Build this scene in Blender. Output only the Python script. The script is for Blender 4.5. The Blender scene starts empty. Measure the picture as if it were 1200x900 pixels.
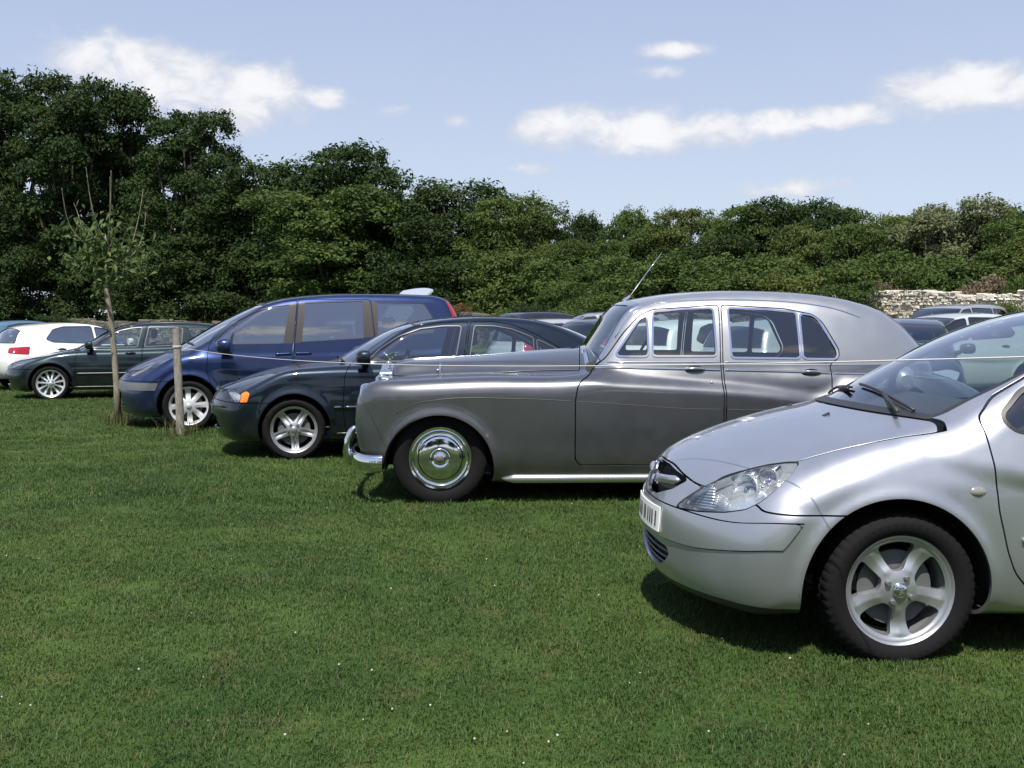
import bpy, math, random
import numpy as np
from mathutils import Vector, Matrix
random.seed(7); RNG = np.random.default_rng(7)
PI = math.pi
R_ = math.radians
scene = bpy.context.scene
COL = scene.collection

# ------------------------------------------------------------------ camera, sky, sun, exposure
EYE = 1.39
cam_d = bpy.data.cameras.new('camera'); cam = bpy.data.objects.new('camera', cam_d); COL.objects.link(cam)
cam.location = (0, 0, EYE); cam.rotation_euler = (R_(90 - 3.3), 0, 0)
cam_d.sensor_width = 36; cam_d.lens = 37.5; cam_d.clip_start = 0.05; cam_d.clip_end = 5000
scene.camera = cam
SUN_AZ, SUN_EL = -9.0, 61.0          # behind the camera, to its right
sun_dir = Vector((math.sin(R_(SUN_AZ)) * math.cos(R_(SUN_EL)), -math.cos(R_(SUN_AZ)) * math.cos(R_(SUN_EL)), math.sin(R_(SUN_EL))))
sd = bpy.data.lights.new('sun', 'SUN'); sd.energy = 4.6; sd.angle = R_(0.55); sd.color = (1.0, 0.95, 0.86)
so = bpy.data.objects.new('sun', sd); COL.objects.link(so)
so.rotation_euler = sun_dir.to_track_quat('Z', 'Y').to_euler(); so.location = (20, -40, 60)
scene.view_settings.view_transform = 'Standard'; scene.view_settings.look = 'None'
scene.view_settings.exposure = 0.58; scene.view_settings.gamma = 1.0
scene.view_settings.use_curve_mapping = False
scene.cycles.max_bounces = 10; scene.cycles.transparent_max_bounces = 24; scene.cycles.glossy_bounces = 5
scene.cycles.diffuse_bounces = 3; scene.cycles.transmission_bounces = 6
scene.cycles.use_denoising = True; scene.cycles.caustics_reflective = False; scene.cycles.caustics_refractive = False

world = bpy.data.worlds.new('World'); scene.world = world; world.use_nodes = True
wn = world.node_tree; bg = wn.nodes['Background']
def build_world():
    t = NT(wn)
    sky = t.new('ShaderNodeTexSky'); sky.sky_type = 'NISHITA'; sky.sun_disc = False
    sky.sun_elevation = R_(SUN_EL); sky.sun_rotation = R_(180 - SUN_AZ); sky.air_density = 1.0; sky.dust_density = 0.35; sky.ozone_density = 1.6; sky.altitude = 100
    tc = t.new('ShaderNodeTexCoord'); sp = t.new('ShaderNodeSeparateXYZ'); t.l.new(tc.outputs['Generated'], sp.inputs[0])
    dx, dy, dz = sp.outputs
    hor = t.math('SQRT', t.math('ADD', t.math('MULTIPLY', dx, dx), t.math('MULTIPLY', dy, dy)))
    az = t.math('ARCTAN2', dx, dy); el = t.math('ARCTAN2', dz, hor)
    cv = t.new('ShaderNodeCombineXYZ'); t.l.new(az, cv.inputs[0]); t.l.new(t.math('MULTIPLY', el, 1.7), cv.inputs[1])
    n1 = t.noise(cv.outputs[0], 26, 9, .60, .35).outputs[0]; n2 = t.noise(cv.outputs[0], 9, 5, .55).outputs[0]
    nz = t.math('ADD', t.math('MULTIPLY', t.math('SUBTRACT', n1, .5), 3.2), t.math('MULTIPLY', t.math('SUBTRACT', n2, .5), 1.3))
    # cumulus scattered round the sky: azimuth, elevation, half width, half height (degrees), weight
    fr = [(150, 97, 80, 30, 1), (222, 112, 84, 34, 1), (292, 124, 70, 36, 1), (378, 121, 40, 13, .75), (668, 153, 64, 24, 1), (745, 158, 80, 27, .95), (830, 159, 66, 20, .9), (905, 156, 58, 17, .9), (975, 150, 62, 16, .9),
          (1118, 128, 88, 25, 1), (1215, 134, 70, 22, 1), (785, 68, 44, 10, .7), (770, 92, 30, 9, .5), (470, 136, 32, 9, .2), (540, 146, 18, 10, .25), (135, 63, 16, 8, .2), (935, 226, 64, 14, .55), (620, 200, 34, 8, .4)]
    blobs = [(math.degrees(math.atan((x - 600) / 1250)), math.degrees(math.atan((378 - y) / 1250)), a / 21.8, b / 21.8, w) for x, y, a, b, w in fr]
    rg = random.Random(5)
    for k in range(30):
        a = 34 + 292 * (k + rg.random() * .8) / 30; blobs.append((a if a < 180 else a - 360, rg.uniform(7, 30), rg.uniform(4, 9), rg.uniform(1.2, 2.6), rg.uniform(.7, 1)))
    dens = None; bot = None
    for a, e, ra, re, w in blobs:
        u = t.math('DIVIDE', t.math('SUBTRACT', az, R_(a)), R_(ra)); v = t.math('DIVIDE', t.math('SUBTRACT', el, R_(e)), R_(re))
        q = t.math('SUBTRACT', w + .34, t.math('ADD', t.math('MULTIPLY', u, u), t.math('MULTIPLY', v, v)))
        dens = q if dens is None else t.math('MAXIMUM', dens, q)
    d = t.math('ADD', dens, nz)
    al = t.math('MULTIPLY', t.maprange(d, -.30, 1.25), .92)
    body = t.maprange(t.math('ADD', d, t.math('MULTIPLY', t.math('SUBTRACT', t.noise(cv.outputs[0], 14, 4, .5).outputs[0], .5), 2.0)), .1, 1.7)
    ccol = t.mix(body, (3.4, 3.5, 3.9, 1), (4.75, 4.75, 4.8, 1))
    # summer haze lightens the low sky
    hz = t.maprange(el, R_(75), R_(18), 0, .92)
    hcol = t.mix(t.maprange(el, R_(24), R_(-1)), (1.95, 2.38, 3.55, 1), (3.05, 3.55, 4.2, 1))
    skyc = t.mix(hz, t.mix(1.0, sky.outputs[0], (1.10, .97, 1.0, 1), 'MULTIPLY'), hcol)
    t.l.new(t.mix(al, skyc, ccol), bg.inputs[0]); bg.inputs[1].default_value = 0.138


# ------------------------------------------------------------------ node helpers
class NT:
    def __init__(s, tree): s.t = tree; s.n = tree.nodes; s.l = tree.links
    def new(s, typ, **kw):
        nd = s.n.new(typ)
        for k, v in kw.items():
            if k == 'inp':
                for a, b in v.items(): s.set(nd, a, b)
            else: setattr(nd, k, v)
        return nd
    def set(s, nd, key, val):
        sock = nd.inputs[key]
        if isinstance(val, bpy.types.NodeSocket): s.l.new(val, sock)
        else: sock.default_value = val
    def math(s, op, a, b=None, c=None, clamp=False):
        nd = s.n.new('ShaderNodeMath'); nd.operation = op; nd.use_clamp = clamp
        for i, v in enumerate((a, b, c)):
            if v is None: continue
            s.set(nd, i, v)
        return nd.outputs[0]
    def mix(s, fac, a, b, typ='MIX'):
        nd = s.n.new('ShaderNodeMix'); nd.data_type = 'RGBA'; nd.blend_type = typ
        s.set(nd, 0, fac); s.set(nd, 6, a); s.set(nd, 7, b)
        return nd.outputs[2]
    def noise(s, vec, scale, detail=3, rough=0.55, dist=0.0):
        nd = s.n.new('ShaderNodeTexNoise'); nd.inputs['Scale'].default_value = scale
        nd.inputs['Detail'].default_value = detail; nd.inputs['Roughness'].default_value = rough
        nd.inputs['Distortion'].default_value = dist
        if vec is not None: s.l.new(vec, nd.inputs['Vector'])
        return nd
    def ramp(s, fac, stops):
        nd = s.n.new('ShaderNodeValToRGB'); cr = nd.color_ramp
        while len(cr.elements) < len(stops): cr.elements.new(0.5)
        for e, (p, c) in zip(cr.elements, stops):
            e.position = p; e.color = c if len(c) == 4 else (*c, 1)
        s.l.new(fac, nd.inputs[0]); return nd.outputs[0]
    def maprange(s, v, a, b, c=0.0, d=1.0, smooth=True):
        nd = s.n.new('ShaderNodeMapRange'); nd.interpolation_type = 'SMOOTHSTEP' if smooth else 'LINEAR'
        for i, x in enumerate((v, a, b, c, d)): s.set(nd, i, x)
        return nd.outputs[0]

if 'build_world' in globals(): build_world()
def c4(c): return (c[0], c[1], c[2], 1.0)
MATS = {}
def principled(name, col, rough=0.5, metal=0.0, coat=0.0, spec=0.5, **kw):
    if name in MATS: return MATS[name]
    m = bpy.data.materials.new(name); m.use_nodes = True
    b = m.node_tree.nodes['Principled BSDF']
    b.inputs['Base Color'].default_value = c4(col); b.inputs['Roughness'].default_value = rough
    b.inputs['Metallic'].default_value = metal; b.inputs['Coat Weight'].default_value = coat
    b.inputs['Coat Roughness'].default_value = 0.03; b.inputs['Specular IOR Level'].default_value = spec
    for k, v in kw.items(): b.inputs[k].default_value = v
    MATS[name] = m; return m

def paint(name, col, metal=0.75, rough=0.32, dirt=(0.16, 0.14, 0.10)):
    """metallic lacquer: flakes, clear coat, a little orange peel, road dust low down"""
    if name in MATS: return MATS[name]
    m = principled(name, col, rough, metal, 1.0)
    t = NT(m.node_tree); b = t.n['Principled BSDF']
    tc = t.new('ShaderNodeTexCoord'); sx = t.new('ShaderNodeSeparateXYZ'); t.l.new(tc.outputs['Object'], sx.inputs[0])
    n1 = t.noise(tc.outputs['Object'], 7, 4).outputs[0]
    low = t.maprange(sx.outputs[2], 0.55, 0.12)
    dust = t.math('MULTIPLY', low, t.maprange(n1, 0.35, 0.7, 0.01, 0.22))
    t.set(b, 'Base Color', t.mix(dust, c4(col), c4(dirt)))
    t.set(b, 'Roughness', t.math('ADD', t.math('MULTIPLY', dust, 0.5), t.maprange(n1, 0.2, 0.8, rough - 0.03, rough + 0.05)))
    t.set(b, 'Coat Weight', t.math('SUBTRACT', 1.0, dust))
    t.set(b, 'Coat Roughness', t.maprange(t.noise(tc.outputs['Object'], 3.0, 5).outputs[0], 0.35, 0.75, 0.02, 0.10))
    return m

def glass(name, tint=(0.78, 0.87, 0.85), f0=0.10):
    if name in MATS: return MATS[name]
    m = bpy.data.materials.new(name); m.use_nodes = True; t = NT(m.node_tree); t.n.remove(t.n['Principled BSDF'])
    tr = t.new('ShaderNodeBsdfTransparent'); tr.inputs[0].default_value = c4(tint)
    gl = t.new('ShaderNodeBsdfGlossy'); gl.inputs['Roughness'].default_value = 0.012; gl.inputs[0].default_value = (0.95, 0.97, 1, 1)
    fr = t.new('ShaderNodeFresnel'); fr.inputs[0].default_value = 1.52
    fac = t.math('ADD', t.math('MULTIPLY', fr.outputs[0], 1.6), f0 - 0.04, clamp=True)
    mx = t.new('ShaderNodeMixShader'); t.l.new(fac, mx.inputs[0]); t.l.new(tr.outputs[0], mx.inputs[1]); t.l.new(gl.outputs[0], mx.inputs[2])
    t.l.new(mx.outputs[0], t.n['Material Output'].inputs[0]); MATS[name] = m; return m

CHROME = principled('chrome', (0.78, 0.79, 0.80), 0.06, 1.0)
ALU = principled('alloy', (0.44, 0.45, 0.465), 0.38, 0.78, 0.3)
RUBBER = principled('rubber', (0.0085, 0.0085, 0.009), 0.82, 0, 0, 0.16)
PLAST = principled('black_plastic', (0.022, 0.022, 0.024), 0.48)
GREYPL = principled('grey_plastic', (0.10, 0.105, 0.11), 0.5)
TRIMIN = principled('interior_trim', (0.055, 0.055, 0.06), 0.8)
SEATG = principled('seat_fabric_grey', (0.10, 0.10, 0.11), 0.9)
SEATT = principled('seat_leather_tan', (0.36, 0.27, 0.17), 0.55)
DARK = principled('dark_void', (0.008, 0.008, 0.008), 0.9)
GLASS = glass('car_glass')
GLASSD = glass('dark_car_glass', (0.30, 0.37, 0.37), 0.30)
LENS = glass('lamp_lens', (0.95, 0.97, 0.97), 0.05)
REDL = principled('red_lens', (0.30, 0.010, 0.013), 0.12, 0, 1.0)
AMBER = principled('amber_lens', (0.85, 0.20, 0.015), 0.15, 0, 1.0)
WHITEP = principled('white_print', (0.78, 0.78, 0.76), 0.5)
BLACKP = principled('black_print', (0.015, 0.015, 0.016), 0.5)
REFL = principled('lamp_reflector', (0.90, 0.91, 0.92), 0.13, 0.82)

# ------------------------------------------------------------------ object helpers
def tag(o, label=None, cat=None, group=None, kind=None):
    if label: o['label'] = label
    if cat: o['category'] = cat
    if group: o['group'] = group
    if kind: o['kind'] = kind
    return o
def empty(name, loc=(0, 0, 0), rz=0.0, parent=None):
    o = bpy.data.objects.new(name, None); COL.objects.link(o)
    o.location = loc; o.rotation_euler = (0, 0, rz); o.empty_display_size = 0.2
    if parent: o.parent = parent
    return o
def mesh_obj(name, V, T, mat, parent=None, normals=None, smooth=True, mats=None, midx=None):
    me = bpy.data.meshes.new(name)
    if isinstance(T, np.ndarray):
        V = np.asarray(V, np.float32); nf, k = T.shape
        me.vertices.add(len(V)); me.vertices.foreach_set('co', V.ravel())
        me.loops.add(nf * k); me.loops.foreach_set('vertex_index', T.astype(np.int32).ravel())
        me.polygons.add(nf); me.polygons.foreach_set('loop_start', np.arange(0, nf * k, k, dtype=np.int32))
        me.polygons.foreach_set('loop_total', np.full(nf, k, np.int32))
        me.update(calc_edges=True)
    else:
        me.from_pydata([tuple(v) for v in V], [], [tuple(f) for f in T])
    for mm in (mats or [mat]): me.materials.append(mm)
    if midx is not None: me.polygons.foreach_set('material_index', np.asarray(midx, np.int32))
    me.polygons.foreach_set('use_smooth', np.full(len(me.polygons), bool(smooth)))
    me.validate(clean_customdata=False)
    if normals is not None and len(normals) == len(me.vertices):
        me.normals_split_custom_set_from_vertices(np.asarray(normals, np.float32).tolist())
    o = bpy.data.objects.new(name, me); COL.objects.link(o)
    if parent: o.parent = parent
    return o
def link_copy(o, parent, name=None):
    c = o.copy(); COL.objects.link(c); c.parent = parent
    if name: c.name = name
    return c
def copy_tree(o, parent=None):
    c = o.copy(); COL.objects.link(c); c.parent = parent
    for ch in list(o.children): copy_tree(ch, c)
    return c

class MB:
    """small polygon builder"""
    def __init__(s): s.v = []; s.f = []
    def add(s, vs, fs):
        b = len(s.v); s.v += [tuple(map(float, v)) for v in vs]; s.f += [tuple(i + b for i in f) for f in fs]; return s
    def box(s, lo, hi, bev=0.0):
        (x0, y0, z0), (x1, y1, z1) = lo, hi
        if bev <= 0:
            vs = [(x, y, z) for x in (x0, x1) for y in (y0, y1) for z in (z0, z1)]
            return s.add(vs, [(0, 1, 3, 2), (4, 6, 7, 5), (0, 4, 5, 1), (2, 3, 7, 6), (0, 2, 6, 4), (1, 5, 7, 3)])
        b = min(bev, (x1 - x0) / 2.01, (y1 - y0) / 2.01, (z1 - z0) / 2.01)
        vs = []; idx = {}
        for i, x in enumerate((x0, x1)):
            for j, y in enumerate((y0, y1)):
                for k, z in enumerate((z0, z1)):
                    sx, sy, sz = (b if i == 0 else -b), (b if j == 0 else -b), (b if k == 0 else -b)
                    idx[i, j, k, 0] = len(vs); vs.append((x, y + sy, z + sz))
                    idx[i, j, k, 1] = len(vs); vs.append((x + sx, y, z + sz))
                    idx[i, j, k, 2] = len(vs); vs.append((x + sx, y + sy, z))
        fs = []
        for i in (0, 1):
            q = [idx[i, 0, 0, 0], idx[i, 0, 1, 0], idx[i, 1, 1, 0], idx[i, 1, 0, 0]]; fs.append(q if i == 0 else q[::-1])
            q = [idx[0, i, 0, 1], idx[1, i, 0, 1], idx[1, i, 1, 1], idx[0, i, 1, 1]]; fs.append(q if i == 0 else q[::-1])
            q = [idx[0, 0, i, 2], idx[0, 1, i, 2], idx[1, 1, i, 2], idx[1, 0, i, 2]]; fs.append(q if i == 0 else q[::-1])
        for i in (0, 1):
            for j in (0, 1):
                fl = (i + j) % 2 == 0
                for a, c, mk in ((0, 1, lambda k: (i, j, k)), (0, 2, lambda k: (i, k, j)), (1, 2, lambda k: (k, i, j))):
                    q = [idx[(*mk(0), a)], idx[(*mk(0), c)], idx[(*mk(1), c)], idx[(*mk(1), a)]]
                    fs.append(q)
        for i in (0, 1):
            for j in (0, 1):
                for k in (0, 1):
                    fs.append([idx[i, j, k, 0], idx[i, j, k, 1], idx[i, j, k, 2]])
        return s.add(vs, fs)
    def tube(s, pts, rad, n=8, cap=True):
        pts = [Vector(p) for p in pts]; rads = rad if hasattr(rad, '__len__') else [rad] * len(pts)
        vs = []; fs = []; up = Vector((0.13, 0.27, 0.95))
        for i, p in enumerate(pts):
            d = (pts[min(i + 1, len(pts) - 1)] - pts[max(i - 1, 0)])
            if d.length < 1e-9: d = Vector((0, 0, 1))
            d.normalize(); a = d.cross(up)
            if a.length < 0.05: a = d.cross(Vector((1, 0, 0)))
            a.normalize(); b = d.cross(a)
            for k in range(n):
                t = 2 * PI * k / n; q = p + (a * math.cos(t) + b * math.sin(t)) * rads[i]; vs.append(q[:])
        for i in range(len(pts) - 1):
            for k in range(n):
                k2 = (k + 1) % n; fs.append((i * n + k, i * n + k2, (i + 1) * n + k2, (i + 1) * n + k))
        if cap: fs.append(tuple(range(n))[::-1]); fs.append(tuple((len(pts) - 1) * n + k for k in range(n)))
        return s.add(vs, fs)
    def lathe(s, prof, n=32, c=(0, 0, 0), axis='y', closed=False):
        """prof: (radius, axial) pairs revolved about the axis through c"""
        vs = []; fs = []; m = len(prof)
        for k in range(n):
            t = 2 * PI * k / n
            for r, a in prof:
                p, q = r * math.cos(t), r * math.sin(t)
                v = {'y': (p, a, q), 'x': (a, p, q), 'z': (p, q, a)}[axis]
                vs.append((v[0] + c[0], v[1] + c[1], v[2] + c[2]))
        for k in range(n):
            k2 = (k + 1) % n
            for i in range(m if closed else m - 1):
                i2 = (i + 1) % m; fs.append((k * m + i, k * m + i2, k2 * m + i2, k2 * m + i))
        return s.add(vs, fs)
    def prism(s, poly, y0, y1):
        """(x, z) polygon extruded along y"""
        n = len(poly); vs = [(x, y0, z) for x, z in poly] + [(x, y1, z) for x, z in poly]
        fs = [tuple(range(n)), tuple(range(n, 2 * n))[::-1]] + [(i, i + n, (i + 1) % n + n, (i + 1) % n) for i in range(n)]
        return s.add(vs, fs)
    def build(s, name, mat, parent=None, smooth=False, angle=None):
        o = mesh_obj(name, s.v, s.f, mat, parent, smooth=smooth or angle is not None)
        if angle is not None: o.data.set_sharp_from_angle(angle=R_(angle))
        return o

# ------------------------------------------------------------------ implicit surfaces for car bodies
def catmull(pts, closed=True, sub=10):
    P = np.array(pts, float); n = len(P); out = []
    rng = range(n) if closed else range(n - 1)
    for i in rng:
        if closed: p0, p1, p2, p3 = P[(i - 1) % n], P[i], P[(i + 1) % n], P[(i + 2) % n]
        else: p0, p1, p2, p3 = P[max(i - 1, 0)], P[i], P[i + 1], P[min(i + 2, n - 1)]
        d1 = max(np.linalg.norm(p1 - p0), 1e-6) ** .5; d2 = max(np.linalg.norm(p2 - p1), 1e-6) ** .5; d3 = max(np.linalg.norm(p3 - p2), 1e-6) ** .5
        m1 = (p1 - p0) / d1 - (p2 - p0) / (d1 + d2) + (p2 - p1) / d2; m2 = (p2 - p1) / d2 - (p3 - p1) / (d2 + d3) + (p3 - p2) / d3
        m1, m2 = m1 * d2, m2 * d2
        for t in np.linspace(0, 1, sub, endpoint=False):
            out.append((2 * t**3 - 3 * t**2 + 1) * p1 + (t**3 - 2 * t**2 + t) * m1 + (-2 * t**3 + 3 * t**2) * p2 + (t**3 - t**2) * m2)
    if not closed: out.append(P[-1])
    return np.array(out)
def fillet(pts, r, seg=5):
    """polygon with rounded corners"""
    P = np.array(pts, float); n = len(P); out = []
    rr = r if hasattr(r, '__len__') else [r] * n
    for i in range(n):
        a, b, c = P[i - 1], P[i], P[(i + 1) % n]
        la, lc = np.linalg.norm(a - b), np.linalg.norm(c - b); d = min(rr[i], la * .48, lc * .48)
        p, q = b + (a - b) / la * d, b + (c - b) / lc * d
        for t in np.linspace(0, 1, seg): out.append((1 - t)**2 * p + 2 * t * (1 - t) * b + t * t * q)
    return np.array(out)
def sdf_poly(poly, X, Z, closed=True):
    P = np.asarray(poly, float); X = np.asarray(X, float); Z = np.asarray(Z, float)
    d = np.full(X.shape, 1e9); ins = np.zeros(X.shape, bool); n = len(P)
    for i in range(n if closed else n - 1):
        ax, az = P[i]; bx, bz = P[(i + 1) % n]; ex, ez = bx - ax, bz - az; L = ex * ex + ez * ez
        if L < 1e-14: continue
        wx, wz = X - ax, Z - az; t = np.clip((wx * ex + wz * ez) / L, 0, 1)
        np.minimum(d, (wx - t * ex)**2 + (wz - t * ez)**2, out=d)
        if closed and az != bz:
            c = (az > Z) != (bz > Z); ins ^= c & (X < ex * (Z - az) / ez + ax)
    d = np.sqrt(d); return np.where(ins, -d, d) if closed else d
def curve1(pts):
    P = catmull(pts, False, 12); o = np.argsort(P[:, 0], kind='stable'); xs, ys = P[o, 0], P[o, 1]
    return lambda x: np.interp(x, xs, ys)
def sstep(x, a, b):
    t = np.clip((x - a) / (b - a), 0, 1); return t * t * (3 - 2 * t)
def smax(a, b, k):
    h = np.maximum(k - np.abs(a - b), 0) / k; return np.maximum(a, b) + h * h * k * .25
def smin(a, b, k): return -smax(-a, -b, k)
class Map2:
    """function of (x, z) sampled on a grid, blurred a little, read back bilinearly"""
    def __init__(s, fn, x0, x1, z0=-0.3, z1=2.1, h=0.0125, blur=1):
        s.x0, s.z0, s.h = x0, z0, h
        xs = np.arange(x0, x1 + h, h); zs = np.arange(z0, z1 + h, h)
        G = fn(*np.meshgrid(xs, zs, indexing='ij'))
        for _ in range(blur):
            for ax in (0, 1):
                p = np.pad(G, [(1, 1) if a == ax else (0, 0) for a in (0, 1)], mode='edge')
                sl = lambda i: tuple(slice(i, i + G.shape[ax]) if a == ax else slice(None) for a in (0, 1))
                G = .25 * p[sl(0)] + .5 * p[sl(1)] + .25 * p[sl(2)]
        s.G = G.astype(np.float32); s.nx, s.nz = G.shape
    def __call__(s, x, z):
        fx = np.clip((x - s.x0) / s.h, 0, s.nx - 1.001); fz = np.clip((z - s.z0) / s.h, 0, s.nz - 1.001)
        i = fx.astype(np.int32); k = fz.astype(np.int32); fx = fx - i; fz = fz - k; G = s.G.ravel(); b = i * s.nz + k
        return (G[b] * (1 - fx) + G[b + s.nz] * fx) * (1 - fz) + (G[b + 1] * (1 - fx) + G[b + s.nz + 1] * fx) * fz
class Solid:
    """extruded side profile met by a side-width map; nose, tail and top bowed across the width"""
    def __init__(s, prof, width, r=0.08, wref=0.85, nose=(0, 0, 1), tail=(0, 1, 2), crown=0.0, crx=None, npow=2.2):
        s.r, s.wref, s.nose, s.tail, s.crown, s.npow = r, wref, nose, tail, crown, npow
        s.crx = crx
        x0 = min(p[0] for p in prof) - .6; x1 = max(p[0] for p in prof) + .6
        s.S = Map2(lambda X, Z: sdf_poly(prof, X, Z), x0, x1); s.W = Map2(width, x0, x1)
    def __call__(s, P):
        x, y, z = P[..., 0], np.abs(P[..., 1]), P[..., 2]; u = np.clip(y / s.wref, 0, 1.25); un = u ** s.npow
        a, b, c = s.nose; xs = x - a * un * (1 - sstep(x, b, c))
        a, b, c = s.tail; xs = xs + a * un * sstep(x, b, c)
        cr = (s.crown if s.crx is None else s.crx(x)) * sstep(z, .28, .72)
        return smax(s.S(xs, z + cr * u * u), y - s.W(x, z), s.r)
def surface_net(F, lo, hi, h):
    """half (y >= 0) of the zero set of F as triangles"""
    ax = [np.arange(lo[0], hi[0] + h, h), np.arange(-1.5 * h, hi[1] + h, h), np.arange(lo[2], hi[2] + h, h)]
    n = [len(a) for a in ax]
    G = np.empty(n, np.float32)
    for i0 in range(0, n[0], 40):
        P = np.stack(np.meshgrid(ax[0][i0:i0 + 40], ax[1], ax[2], indexing='ij'), -1); G[i0:i0 + 40] = F(P)
    ins = G < 0
    cnt = np.zeros([k - 1 for k in n], np.int8)
    for a in (0, 1):
        for b in (0, 1):
            for c in (0, 1): cnt += ins[a:n[0] - 1 + a, b:n[1] - 1 + b, c:n[2] - 1 + c]
    act = (cnt > 0) & (cnt < 8); ci = np.argwhere(act); vid = np.full(act.shape, -1, np.int64); vid[act] = np.arange(len(ci))
    V = (ci + .5) * h + np.array([a[0] for a in ax])
    def grad(V, e):
        return np.stack([(F(V + np.eye(3)[k] * e) - F(V - np.eye(3)[k] * e)) / (2 * e) for k in range(3)], -1)
    for _ in range(4):
        g = grad(V, h * .4); f = F(V); st = f / np.maximum((g * g).sum(-1), .15); V = V - g * np.clip(st, -h, h)[:, None]
    Q = []
    for d in range(3):
        sl0 = [slice(None)] * 3; sl1 = [slice(None)] * 3; sl0[d] = slice(0, n[d] - 1); sl1[d] = slice(1, n[d])
        a = ins[tuple(sl0)]; b = ins[tuple(sl1)]; e1, e2 = (d + 1) % 3, (d + 2) % 3
        for sgn, msk in ((1, a & ~b), (-1, ~a & b)):
            E = np.argwhere(msk)
            E = E[(E[:, e1] > 0) & (E[:, e2] > 0) & (E[:, e1] < n[e1] - 1) & (E[:, e2] < n[e2] - 1)]
            if not len(E): continue
            c = []
            for o1, o2 in ((1, 1), (0, 1), (0, 0), (1, 0)):
                I = E.copy(); I[:, e1] -= o1; I[:, e2] -= o2; c.append(vid[I[:, 0], I[:, 1], I[:, 2]])
            q = np.stack(c, -1); Q.append(q if sgn > 0 else q[:, ::-1])
    Q = np.concatenate(Q); Q = Q[(Q >= 0).all(1)]
    d1 = ((V[Q[:, 0]] - V[Q[:, 2]])**2).sum(1); d2 = ((V[Q[:, 1]] - V[Q[:, 3]])**2).sum(1); s = (d1 <= d2)[:, None]
    T = np.concatenate([np.where(s, Q[:, [0, 1, 2]], Q[:, [0, 1, 3]]), np.where(s, Q[:, [0, 2, 3]], Q[:, [1, 2, 3]])])
    return V, T
class Shell:
    """triangle soup with a label per triangle, cut along zero lines of functions of position"""
    def __init__(s, V, T, label='body'):
        s.V = np.asarray(V, float); s.T = T; s.names = [label]; s.L = np.zeros(len(T), int)
    def lid(s, name):
        if name not in s.names: s.names.append(name)
        return s.names.index(name)
    def carve(s, f, new, frm='body'):
        frm = frm if isinstance(frm, (list, tuple)) else [frm]; ids = [s.lid(a) for a in frm]
        sel = np.isin(s.L, ids); idx = np.nonzero(sel)[0]
        if not len(idx): return s
        T = s.T[idx]; vu = np.unique(T); fv = np.full(len(s.V), 1.0); v = f(s.V[vu]); v = np.where(np.abs(v) < 1e-6, 1e-6, v); fv[vu] = v
        neg = fv[T] < 0; k = neg.sum(1); nl = s.lid(new)
        s.L[idx[k == 3]] = nl
        mi = np.nonzero((k == 1) | (k == 2))[0]
        if not len(mi): return s
        Tm = T[mi]; ng = neg[mi]; km = k[mi]; Lm = s.L[idx[mi]]
        lone = np.where(km == 1, ng.argmax(1), (~ng).argmax(1)); r = np.arange(len(mi))
        A = Tm[r, lone]; B = Tm[r, (lone + 1) % 3]; C = Tm[r, (lone + 2) % 3]
        def cut(a, b):
            lo, hi = np.minimum(a, b), np.maximum(a, b); return lo * (len(s.V) + 1) + hi, lo, hi
        k1, l1, h1 = cut(A, B); k2, l2, h2 = cut(A, C)
        u, first, inv = np.unique(np.concatenate([k1, k2]), return_index=True, return_inverse=True); inv = inv.ravel()
        lo = np.concatenate([l1, l2])[first]; hi = np.concatenate([h1, h2])[first]
        t = fv[lo] / (fv[lo] - fv[hi]); nv = s.V[lo] + (s.V[hi] - s.V[lo]) * t[:, None]
        base = len(s.V); s.V = np.concatenate([s.V, nv]); AB = base + inv[:len(mi)]; AC = base + inv[len(mi):]
        t1 = np.stack([A, AB, AC], 1); t2 = np.stack([AB, B, C], 1); t3 = np.stack([AB, C, AC], 1)
        la = np.where(km == 1, nl, Lm); lb = np.where(km == 1, Lm, nl)
        keep = np.ones(len(s.T), bool); keep[idx[mi]] = False
        s.T = np.concatenate([s.T[keep], t1, t2, t3]); s.L = np.concatenate([s.L[keep], la, lb, lb]); return s
    def get(s, name):
        T = s.T[s.L == s.lid(name)]; vu, inv = np.unique(T, return_inverse=True); return s.V[vu], inv.reshape(-1, 3)
def compact(V, T):
    vu, inv = np.unique(T, return_inverse=True); return V[vu], inv.reshape(T.shape)
def mirror_weld(V, T, N=None):
    on = np.abs(V[:, 1]) < 1e-6; n = len(V); M = V.copy(); M[:, 1] *= -1
    idx = np.arange(n) + n; idx[on] = np.nonzero(on)[0]
    V2 = np.concatenate([V, M]); T2 = np.concatenate([T, idx[T][:, ::-1]])
    if N is None: N2 = None
    else:
        NM = N.copy(); NM[:, 1] *= -1; N[on, 1] = 0; N2 = np.concatenate([N, NM])
    vu, inv = np.unique(T2, return_inverse=True)
    return V2[vu], inv.reshape(-1, 3), (None if N2 is None else N2[vu])
def rim_edges(T):
    E = np.concatenate([T[:, [0, 1]], T[:, [1, 2]], T[:, [2, 0]]]); K = np.sort(E, 1)
    key = K[:, 0].astype(np.int64) * (K.max() + 1) + K[:, 1]; u, inv, c = np.unique(key, return_inverse=True, return_counts=True)
    return E[c[inv.ravel()] == 1]
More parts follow.
